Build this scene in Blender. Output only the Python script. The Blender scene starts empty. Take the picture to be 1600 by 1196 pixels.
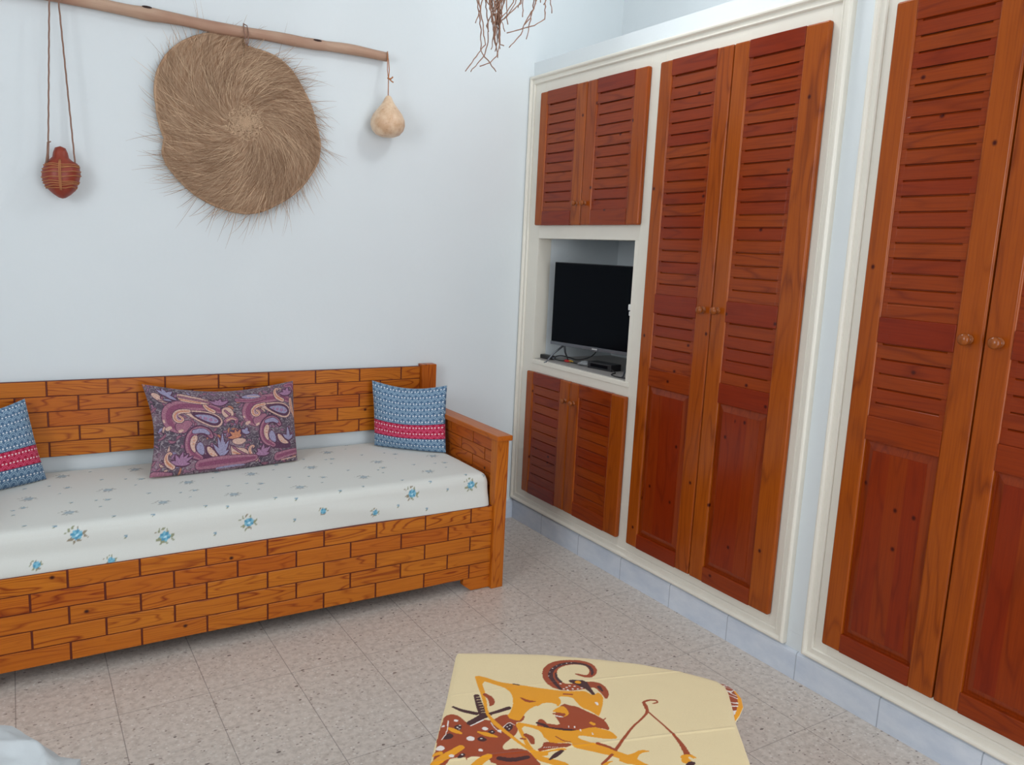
import bpy, bmesh, math, random
import numpy as np
from mathutils import Vector, Matrix, noise
PI = math.pi
C = bpy.context.scene.collection
SC = bpy.context.scene

# ------------------------------------------------------------------ camera
cam = bpy.data.cameras.new('camera'); co = bpy.data.objects.new('camera', cam); C.objects.link(co)
cam.sensor_width = 36; cam.lens = 1235.0 / 1600 * 36; cam.clip_start = .05
Rm = Matrix(((0.84697776, 0.04749435, -0.52950255), (-0.52955951, 0.16315484, -0.83243451), (0.04685497, 0.98545664, 0.16333961)))
co.matrix_world = Matrix.Translation((-2.3697, -3.6537, 1.5)) @ Rm.to_4x4()
SC.camera = co

# ------------------------------------------------------------------ world, daylight, exposure
SC.view_settings.view_transform = 'Standard'; SC.view_settings.look = 'None'
SC.view_settings.gamma = 1; SC.view_settings.use_curve_mapping = False
SC.view_settings.exposure = -0.06
w = bpy.data.worlds.new('sky'); SC.world = w; w.use_nodes = True
w.node_tree.nodes['Background'].inputs[0].default_value = (.62, .78, 1.0, 1)
w.node_tree.nodes['Background'].inputs[1].default_value = .8

def area(name, loc, rot, sx, sy, power, col):
    l = bpy.data.lights.new(name, 'AREA'); l.shape = 'RECTANGLE'; l.size = sx; l.size_y = sy
    l.energy = power; l.color = col
    o = bpy.data.objects.new(name, l); C.objects.link(o); o.location = loc; o.rotation_euler = rot
    return o
# daylight entering by the balcony door behind the camera and by the side window
area('daylight_balcony', (-.85, -5.28, 1.45), (PI/2, 0, 0), 1.7, 2.6, 60, (.95, .98, 1.0))
area('daylight_side', (-4.28, -2.8, 2.1), (0, -PI/2, 0), 1.6, 1.3, 56, (.93, .97, 1.0))
# added fill light without a fixture, brightens the upper corner above the cupboards
l = bpy.data.lights.new('corner_fill', 'POINT'); l.energy = 19; l.shadow_soft_size = .14; l.color = (.93, .98, 1.0)
o = bpy.data.objects.new('corner_fill', l); C.objects.link(o); o.location = (-.45, -1.35, 3.05)

# ------------------------------------------------------------------ materials
def S(r, g, b):
    f = lambda c: (c/255/12.92) if c/255 <= .04045 else ((c/255+.055)/1.055)**2.4
    return (f(r), f(g), f(b), 1)
class NT:
    def __init__(s, name, rough=.5, spec=.5, metal=0, coat=0):
        s.m = bpy.data.materials.new(name); s.m.use_nodes = True; s.t = s.m.node_tree; s.n = s.t.nodes
        s.p = s.n['Principled BSDF']; s.p.inputs['Roughness'].default_value = rough
        s.p.inputs['Specular IOR Level'].default_value = spec; s.p.inputs['Metallic'].default_value = metal
        s.p.inputs['Coat Weight'].default_value = coat; s.p.inputs['Coat Roughness'].default_value = .15
    def new(s, ty, **k):
        n = s.n.new(ty)
        for a, v in k.items(): setattr(n, a, v)
        return n
    def link(s, a, b): s.t.links.new(a, b)
    def val(s, inp, v):
        if isinstance(v, (int, float)): inp.default_value = v
        elif isinstance(v, tuple): inp.default_value = v
        else: s.link(v, inp)
    def math(s, op, a, b=0, c=0, clamp=False):
        n = s.new('ShaderNodeMath', operation=op); n.use_clamp = clamp
        s.val(n.inputs[0], a); s.val(n.inputs[1], b); s.val(n.inputs[2], c); return n.outputs[0]
    def mix(s, f, a, b, mode='MIX'):
        n = s.new('ShaderNodeMix', data_type='RGBA', blend_type=mode)
        s.val(n.inputs[0], f); s.val(n.inputs[6], a); s.val(n.inputs[7], b); return n.outputs[2]
    def attr(s, name, out='Vector'):
        return s.new('ShaderNodeAttribute', attribute_name=name).outputs[out]
    def pos(s): return s.new('ShaderNodeNewGeometry').outputs['Position']
    def sc(s, v, x, y=None, z=None):
        n = s.new('ShaderNodeVectorMath', operation='MULTIPLY'); s.link(v, n.inputs[0])
        n.inputs[1].default_value = (x, x if y is None else y, x if z is None else z); return n.outputs[0]
    def vor2(s, v, scale):
        n = s.new('ShaderNodeTexVoronoi', voronoi_dimensions='2D'); s.link(v, n.inputs['Vector']); n.inputs['Scale'].default_value = scale; return n
    def noise(s, v, scale, detail=2, rough=.5, out='Fac'):
        n = s.new('ShaderNodeTexNoise'); s.link(v, n.inputs['Vector']); n.inputs['Scale'].default_value = scale
        n.inputs['Detail'].default_value = detail; n.inputs['Roughness'].default_value = rough; return n.outputs[out]
    def vor(s, v, scale):
        n = s.new('ShaderNodeTexVoronoi'); s.link(v, n.inputs['Vector']); n.inputs['Scale'].default_value = scale; return n
    def ramp(s, f, a, b):
        n = s.new('ShaderNodeMapRange'); s.link(f, n.inputs[0]); n.inputs[1].default_value = a; n.inputs[2].default_value = b
        return n.outputs[0]
    def bump(s, h, strength, dist=.01):
        n = s.new('ShaderNodeBump'); n.inputs['Strength'].default_value = strength; n.inputs['Distance'].default_value = dist
        s.link(h, n.inputs['Height']); s.link(n.outputs[0], s.p.inputs['Normal'])
    def col(s, c): s.val(s.p.inputs['Base Color'], c); return s
def plain(name, c, rough=.5, spec=.5, metal=0, coat=0, var=.06, scale=40, bump=0.0):
    t = NT(name, rough, spec, metal, coat); p = t.pos(); f = t.noise(p, scale, 3)
    d = (c[0]*(1-var*2), c[1]*(1-var*2), c[2]*(1-var*2), 1)
    t.col(t.mix(f, d, c))
    if bump: t.bump(f, bump, .004)
    return t.m
def wood(name, ca, cb, dark, knot, rough=.34, lines=13., linestr=.75, coat=.15, kn=.8):
    t = NT(name, rough, .26, 0, coat); g = t.attr('gc'); tone = t.attr('tone', 'Fac')
    base = t.mix(tone, ca, cb)
    lo = t.noise(t.sc(g, 1.3, 10, 10), 1.0, 2, .45)
    r = t.math('FRACT', t.math('MULTIPLY', lo, lines))
    ring = t.math('POWER', t.math('ABSOLUTE', t.math('SUBTRACT', r, .5)), 1.6)
    ring = t.ramp(ring, .15, .33)
    fib = t.noise(t.sc(g, 5, 190, 190), 1.0, 3, .6)
    f = t.math('MULTIPLY', ring, linestr, clamp=True)
    f = t.math('MULTIPLY', f, t.ramp(t.noise(t.sc(g, 1.2, 6, 6), 1.7, 1), .3, .62), clamp=True)
    c = t.mix(f, base, dark)
    c = t.mix(t.math('MULTIPLY', t.ramp(fib, .42, .75), .35), c, dark)
    v = t.vor2(t.sc(g, 8.0, 9.5, 9.5), 1.0)
    k = t.ramp(v.outputs['Distance'], .085, .03)
    sel = t.new('ShaderNodeSeparateColor'); t.link(v.outputs['Color'], sel.inputs[0])
    k = t.math('MULTIPLY', k, t.math('GREATER_THAN', sel.outputs[0], kn), clamp=True)
    c = t.mix(k, c, knot)
    t.col(c); t.bump(t.math('ADD', fib, t.math('MULTIPLY', ring, -.4)), .12, .001)
    return t.m

M = {}
M['pine'] = wood('honey_pine', S(196, 114, 28), S(178, 86, 18), S(124, 40, 6), S(58, 16, 8), .36, 20., .95, .1, .88)
M['pine_gap'] = plain('pine_groove', S(104, 34, 6), .6)
M['cup'] = wood('red_varnished_pine', S(158, 76, 14), S(124, 36, 7), S(84, 18, 3), S(62, 10, 2), .22, 7., .5, .06, .84)
M['cup_gap_shade'] = plain('louvre_gap_shade', S(30, 8, 5), .8)  # near-black colour carries the shade behind louvre slots and door gaps
t = NT('white_wall_paint', .75, .25); p = t.pos(); f = t.noise(p, 3.0, 4); f2 = t.noise(p, 60, 3)
t.col(t.mix(f, (.70, .74, .757, 1), (.735, .775, .79, 1))); t.bump(t.math('ADD', t.noise(p, 5, 3), t.math('MULTIPLY', f2, .12)), .12, .02); M['wall'] = t.m
M['ceil'] = plain('ceiling_paint', (.85, .86, .86, 1), .8, .2)
t = NT('cream_gloss_paint', .35, .45); p = t.pos(); f = t.noise(p, 8, 3)
t.col(t.mix(f, S(222, 216, 203), S(228, 222, 209))); M['cream'] = t.m
t = NT('grey_marble_skirting', .28, .5); p = t.pos(); f = t.noise(t.sc(p, 1, 1, 2), 5, 6, .65)
c = t.mix(t.ramp(f, .35, .65), S(194, 203, 217), S(215, 221, 230))
sep = t.new('ShaderNodeSeparateXYZ'); t.link(p, sep.inputs[0])
def joint(t, s, off, per, wd):
    d = t.math('DIVIDE', t.math('ADD', s, off), per)
    d = t.math('ABSOLUTE', t.math('SUBTRACT', t.math('FRACT', t.math('ADD', d, .5)), .5))
    return t.math('LESS_THAN', d, wd/per/2)
nb = t.math('GREATER_THAN', t.math('ABSOLUTE', sep.outputs[1]), .03)
j = t.math('MULTIPLY', joint(t, sep.outputs[1], .3082, .3314, .004), nb)
j2 = t.math('MULTIPLY', joint(t, sep.outputs[0], .1, .3314, .004), t.math('LESS_THAN', t.math('ABSOLUTE', sep.outputs[1]), .03))
t.col(t.mix(t.math('MAXIMUM', j, j2), c, S(164, 172, 184))); M['skirt'] = t.m
# terrazzo floor: beige cement with marble chips, square tiles
t = NT('terrazzo_tiles', .30, .5); p = t.pos()
n1 = t.noise(p, 3.2, 3); n2 = t.noise(p, 45, 4, .65)
c = t.mix(n1, S(204, 195, 186), S(210, 197, 186)); c = t.mix(t.ramp(n2, .42, .68), c, S(182, 170, 160))
va = t.vor(p, 95); sa = t.new('ShaderNodeSeparateColor'); t.link(va.outputs['Color'], sa.inputs[0])
ca = t.mix(sa.outputs[1], S(158, 142, 130), S(226, 221, 214))
ma = t.math('MULTIPLY', t.math('LESS_THAN', va.outputs['Distance'], .36), t.math('GREATER_THAN', sa.outputs[0], .45))
c = t.mix(t.math('MULTIPLY', ma, .7), c, ca)
pw = t.new('ShaderNodeVectorMath', operation='ADD'); t.link(t.sc(p, 1, 1.5, 1), pw.inputs[0]); t.link(t.sc(t.noise(p, 70, 1, .5, 'Color'), .012), pw.inputs[1])
vb = t.vor(pw.outputs[0], 36); sb = t.new('ShaderNodeSeparateColor'); t.link(vb.outputs['Color'], sb.inputs[0])
mb = t.math('MULTIPLY', t.math('LESS_THAN', vb.outputs['Distance'], .17), t.math('GREATER_THAN', sb.outputs[0], .58))
c = t.mix(t.math('MULTIPLY', mb, .75), c, t.mix(sb.outputs[2], S(96, 82, 76), S(150, 128, 114)))
vc = t.vor(pw.outputs[0], 15); s3 = t.new('ShaderNodeSeparateColor'); t.link(vc.outputs['Color'], s3.inputs[0])
mc = t.math('MULTIPLY', t.math('LESS_THAN', vc.outputs['Distance'], .10), t.math('GREATER_THAN', s3.outputs[0], .6))
c = t.mix(t.math('MULTIPLY', mc, .85), c, t.mix(s3.outputs[1], S(62, 50, 48), S(112, 88, 76)))
sep = t.new('ShaderNodeSeparateXYZ'); t.link(p, sep.inputs[0])
j = t.math('MAXIMUM', joint(t, sep.outputs[0], 1.054, .2742, .0028), t.math('MAXIMUM', t.math('MULTIPLY', joint(t, sep.outputs[1], 1.6405, .2742, .0024), .18), t.math('MULTIPLY', joint(t, sep.outputs[1], 1.6405, .5484, .0028), .8)))
t.col(t.mix(t.math('MULTIPLY', j, .62), c, S(104, 94, 88))); t.link(t.math('ADD', t.math('MULTIPLY', n2, .12), .26), t.p.inputs['Roughness']); M['floor'] = t.m
def fabric(name, rough=.85, wv=900, bump=.25):
    t = NT(name, rough, .2); c = t.attr('Col', 'Color'); f = t.noise(t.pos(), wv, 1)
    t.col(t.mix(t.ramp(f, .2, .8), t.mix(.12, c, (0, 0, 0, 1)), c)); t.bump(f, bump, .001)
    t.p.inputs['Sheen Weight'].default_value = .15
    return t.m
M['fabric'] = fabric('printed_fabric')
M['sheetfab'] = plain('white_cotton', S(188, 192, 194), .85, .2, var=.02, scale=300)
M['black'] = plain('black_plastic', (.012, .012, .014, 1), .35)
M['cable'] = plain('black_rubber', (.01, .01, .011, 1), .5)
M['screen'] = plain('dark_glass_screen', (.0025, .0035, .0055, 1), .14, .05, var=.0)
M['silver'] = plain('grey_metal_bezel', (.16, .17, .19, 1), .32, .5, .7)
M['red'] = plain('red_plastic', S(190, 20, 30), .35); M['yellow'] = plain('yellow_plastic', S(230, 180, 50), .35)
M['whitep'] = plain('white_plastic', S(225, 225, 222), .4)
M['brass'] = wood('knob_wood', S(150, 82, 26), S(132, 62, 20), S(90, 32, 8), S(50, 14, 6), .2, 8, .4, .2)
M['marble'] = plain('grey_shelf_marble', S(176, 170, 166), .4, var=.12, scale=60)
t = NT('clear_plastic_film', .12, .5); t.col((.9, .92, .95, 1)); t.p.inputs['Transmission Weight'].default_value = .8; M['film'] = t.m
t = NT('weathered_cane', .6, .3); p = t.pos(); f = t.noise(t.sc(p, 3, 60, 60), 1, 4, .6); tn = t.noise(p, 4, 2)
c = t.mix(f, S(150, 112, 92), S(206, 176, 152)); t.col(t.mix(t.ramp(tn, .4, .7), c, S(164, 120, 100)))
t.bump(f, .3, .003); M['cane'] = t.m
M['caneknot'] = plain('cane_scar', S(52, 32, 28), .8)
t = NT('palm_fibre', .75, .25); tn = t.attr('tone', 'Fac'); f = t.noise(t.pos(), 240, 3, .6)
c = t.mix(tn, S(150, 116, 90), S(238, 204, 170)); t.col(t.mix(t.ramp(f, .3, .7), c, t.mix(.22, c, (.03, .016, .008, 1)))); M['palm'] = t.m
t = NT('woven_palm_base', .85, .2); g = t.attr('gc'); f = t.noise(t.sc(g, 110, 16, 1), 1, 4, .65); f2 = t.noise(t.sc(g, 14, 9, 1), 1, 3)
c = t.mix(t.ramp(f, .3, .7), S(124, 88, 62), S(204, 166, 134)); t.col(t.mix(t.math('MULTIPLY', t.ramp(f2, .42, .62), .75), c, S(196, 164, 136))); t.bump(f, 1.0, .004); M['palmbase'] = t.m
t = NT('pale_gourd_skin', .38, .4); p = t.pos(); f = t.noise(p, 16, 4, .6); v = t.vor(p, 130)
c = t.mix(t.ramp(f, .4, .62), S(230, 202, 172), S(208, 168, 134))
c = t.mix(t.math('MULTIPLY', t.ramp(t.noise(p, 90, 3), .60, .72), t.ramp(f, .45, .7), clamp=True), c, S(138, 90, 70)); t.col(c); M['gourd'] = t.m
t = NT('red_gourd_skin', .42, .4); p = t.pos(); f = t.noise(p, 30, 4, .6)
t.col(t.mix(f, S(112, 38, 28), S(160, 68, 46))); M['redgourd'] = t.m
M['raffia'] = plain('raffia_cord', S(186, 124, 84), .8, .2, var=.12, scale=200)
M['cord'] = plain('brown_cord', S(158, 122, 106), .85, .2, var=.2, scale=300, bump=.4)
M['twig'] = plain('dry_twig', S(168, 128, 108), .8, .2, var=.22, scale=90, bump=.3)
M['alu'] = plain('window_frame_white', (.7, .7, .72, 1), .4)

# ------------------------------------------------------------------ mesh builder
class MB:
    def __init__(s): s.v = []; s.f = []; s.g = []; s.t = []; s.m = []
    def add(s, vs, fs, mi=0, g=None, tone=.5):
        b = len(s.v); s.v += [tuple(v) for v in vs]; s.f += [tuple(b+i for i in f) for f in fs]
        s.m += [mi]*len(fs); s.g += (g if g is not None else [tuple(v) for v in vs])
        s.t += (tone if isinstance(tone, list) else [tone]*len(vs)); return s
    def box(s, x0, x1, y0, y1, z0, z1, ax=0, r=.0015, seg=1, tone=None, mi=0, xf=None):
        x0, x1 = min(x0, x1), max(x0, x1); y0, y1 = min(y0, y1), max(y0, y1); z0, z1 = min(z0, z1), max(z0, z1)
        c = ((x0+x1)/2, (y0+y1)/2, (z0+z1)/2); h = ((x1-x0)/2, (y1-y0)/2, (z1-z0)/2); r = min(r, min(h)*.98)
        L = []
        for k in range(3):
            a = [-h[k]+r*(1-math.tan(PI/4*(1-i/seg))) for i in range(seg)] + [-h[k]+r]
            L.append(a+[-q for q in reversed(a)])
        idx = {}; vs = []; fs = []
        def vert(p):
            key = tuple(round(q, 6) for q in p)
            if key in idx: return idx[key]
            inn = [max(-(h[k]-r), min(h[k]-r, p[k])) for k in range(3)]; d = [p[k]-inn[k] for k in range(3)]
            n = math.sqrt(sum(q*q for q in d)) or 1
            q = [c[k]+inn[k]+d[k]/n*r for k in range(3)]
            idx[key] = len(vs); vs.append(q); return idx[key]
        for k in range(3):
            a, b = (k+1) % 3, (k+2) % 3
            for sg in (-1, 1):
                for i in range(len(L[a])-1):
                    for j in range(len(L[b])-1):
                        q = []
                        for (ii, jj) in ((i, j), (i+1, j), (i+1, j+1), (i, j+1)):
                            p = [0, 0, 0]; p[k] = sg*h[k]; p[a] = L[a][ii]; p[b] = L[b][jj]; q.append(vert(p))
                        if sg < 0: q.reverse()
                        if len(set(q)) == 4: fs.append(q)
        o = (random.uniform(0, 50), random.uniform(0, 50), random.uniform(0, 50))
        al = ax; ac, ad = (ax+1) % 3, (ax+2) % 3
        if h[ac] < h[ad]: ac, ad = ad, ac
        g = [(v[al]+o[0], v[ac]+o[1], v[ad]+o[2]) for v in vs]
        if xf: vs = [xf(v) for v in vs]
        return s.add(vs, fs, mi, g, random.random() if tone is None else tone)
    def tube(s, pts, rad, n=6, mi=0, tone=.5, cap=True, sm=None):
        pts = [Vector(p) for p in pts]; N = len(pts)
        rad = rad if isinstance(rad, (list, tuple)) else [rad]*N
        vs = []; fs = []; u = None
        for i, p in enumerate(pts):
            d = (pts[min(i+1, N-1)]-pts[max(i-1, 0)]).normalized()
            if u is None: u = d.orthogonal().normalized()
            u = (u-d*u.dot(d)).normalized(); w_ = d.cross(u)
            for k in range(n): a = 2*PI*k/n; vs.append(p+(u*math.cos(a)+w_*math.sin(a))*rad[i])
        for i in range(N-1):
            for k in range(n): a = i*n+k; b = i*n+(k+1) % n; fs.append((a, b, b+n, a+n))
        if cap: fs.append(tuple(range(n-1, -1, -1))); fs.append(tuple((N-1)*n+k for k in range(n)))
        return s.add(vs, fs, mi, None, tone)
    def lathe(s, prof, n=24, base=(0, 0, 0), R=None, mi=0, tone=.5, warp=None):
        vs = []; fs = []; base = Vector(base)
        for (r, z) in prof:
            for k in range(n):
                a = 2*PI*k/n; v = Vector((r*math.cos(a), r*math.sin(a), z))
                if warp: v = warp(v, a)
                if R: v = R @ v
                vs.append(base+v)
        for i in range(len(prof)-1):
            for k in range(n): a = i*n+k; b = i*n+(k+1) % n; fs.append((a, b, b+n, a+n))
        fs.append(tuple(range(n-1, -1, -1))); fs.append(tuple((len(prof)-1)*n+k for k in range(n)))
        g = [(v.z*3+7, v.x, v.y) for v in vs]
        return s.add(vs, fs, mi, g, tone)
    def grid(s, P, mi=0, tone=.5, g=None, flip=False):
        n, m = len(P), len(P[0]); vs = [p for row in P for p in row]; fs = []
        for i in range(n-1):
            for j in range(m-1):
                q = (i*m+j, (i+1)*m+j, (i+1)*m+j+1, i*m+j+1); fs.append(q[::-1] if flip else q)
        return s.add(vs, fs, mi, g, tone)
    def build(s, name, mats, parent=None, smooth=False, cols=None, subd=0):
        me = bpy.data.meshes.new(name); off = Vector((0, 0, 0))
        if parent is not None:
            q = parent
            while q is not None: off += Vector(q.location); q = q.parent
        me.from_pydata([(v[0]-off.x, v[1]-off.y, v[2]-off.z) for v in s.v], [], s.f)
        mats = mats if isinstance(mats, (list, tuple)) else [mats]
        for m_ in mats: me.materials.append(m_)
        me.polygons.foreach_set('material_index', s.m)
        if smooth: me.polygons.foreach_set('use_smooth', [True]*len(me.polygons))
        a = me.attributes.new('gc', 'FLOAT_VECTOR', 'POINT'); a.data.foreach_set('vector', [c for v in s.g for c in v])
        a = me.attributes.new('tone', 'FLOAT', 'POINT'); a.data.foreach_set('value', s.t)
        if cols is not None:
            a = me.attributes.new('Col', 'FLOAT_COLOR', 'POINT'); a.data.foreach_set('color', np.ascontiguousarray(cols, dtype=np.float32).ravel())
        me.update(); o = bpy.data.objects.new(name, me); C.objects.link(o)
        if parent is not None: o.parent = parent
        return o
def thing(name, label, cat, loc=(0, 0, 0), group=None):
    o = bpy.data.objects.new(name, None); C.objects.link(o); o.location = loc; o.empty_display_size = .05
    o['label'] = label; o['category'] = cat
    if group: o['group'] = group
    return o
def tag(o, label, cat, group=None):
    o['label'] = label; o['category'] = cat
    if group: o['group'] = group
    return o
def struct(mb, name, m, parent=None, **k):
    o = mb.build(name, m, parent, **k)
    if parent is None: o['kind'] = 'structure'
    return o

# ------------------------------------------------------------------ painting printed patterns on fine meshes
def hexc(r, g, b): return np.array(S(r, g, b)[:3])
def chaikin(p, n, closed):
    p = np.array(p, float)
    for _ in range(n):
        a, b_ = (p, np.roll(p, -1, 0)) if closed else (p[:-1], p[1:])
        q = np.stack([a*.75+b_*.25, a*.25+b_*.75], 1).reshape(-1, p.shape[1])
        p = q if closed else np.concatenate([p[:1], q, p[-1:]])
    return p
def paint_poly(U, V, col, poly, c, sm=0):
    p = chaikin([q[:2] for q in poly], sm, True); sel = (U > p[:, 0].min()) & (U < p[:, 0].max()) & (V > p[:, 1].min()) & (V < p[:, 1].max())
    if not sel.any(): return
    u = U[sel]; v = V[sel]; ins = np.zeros(u.shape, bool); n = len(p)
    for i in range(n):
        x1, y1 = p[i]; x2, y2 = p[(i+1) % n]
        if y1 == y2: continue
        k = ((y1 > v) != (y2 > v)) & (u < (x2-x1)*(v-y1)/(y2-y1)+x1); ins ^= k
    a = col[sel]; a[ins] = c; col[sel] = a
def paint_line(U, V, col, pts, c, au=1., av=1., sm=0):
    if sm and len(pts) > 2: pts = chaikin(pts, sm, False).tolist()
    for i in range(len(pts)-1):
        x1, y1, w1 = pts[i][:3]; x2, y2, w2 = pts[i+1][:3]; wm = max(w1, w2)
        sel = (U > min(x1, x2)-wm) & (U < max(x1, x2)+wm) & (V > min(y1, y2)-wm*2) & (V < max(y1, y2)+wm*2)
        if not sel.any(): continue
        dx, dy = (x2-x1)*au, (y2-y1)*av; px, py = (U[sel]-x1)*au, (V[sel]-y1)*av
        tt = np.clip((px*dx+py*dy)/(dx*dx+dy*dy+1e-12), 0, 1); d = np.hypot(px-tt*dx, py-tt*dy)
        k = d < (w1+(w2-w1)*tt)/2; a = col[sel]; a[k] = c; col[sel] = a
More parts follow.
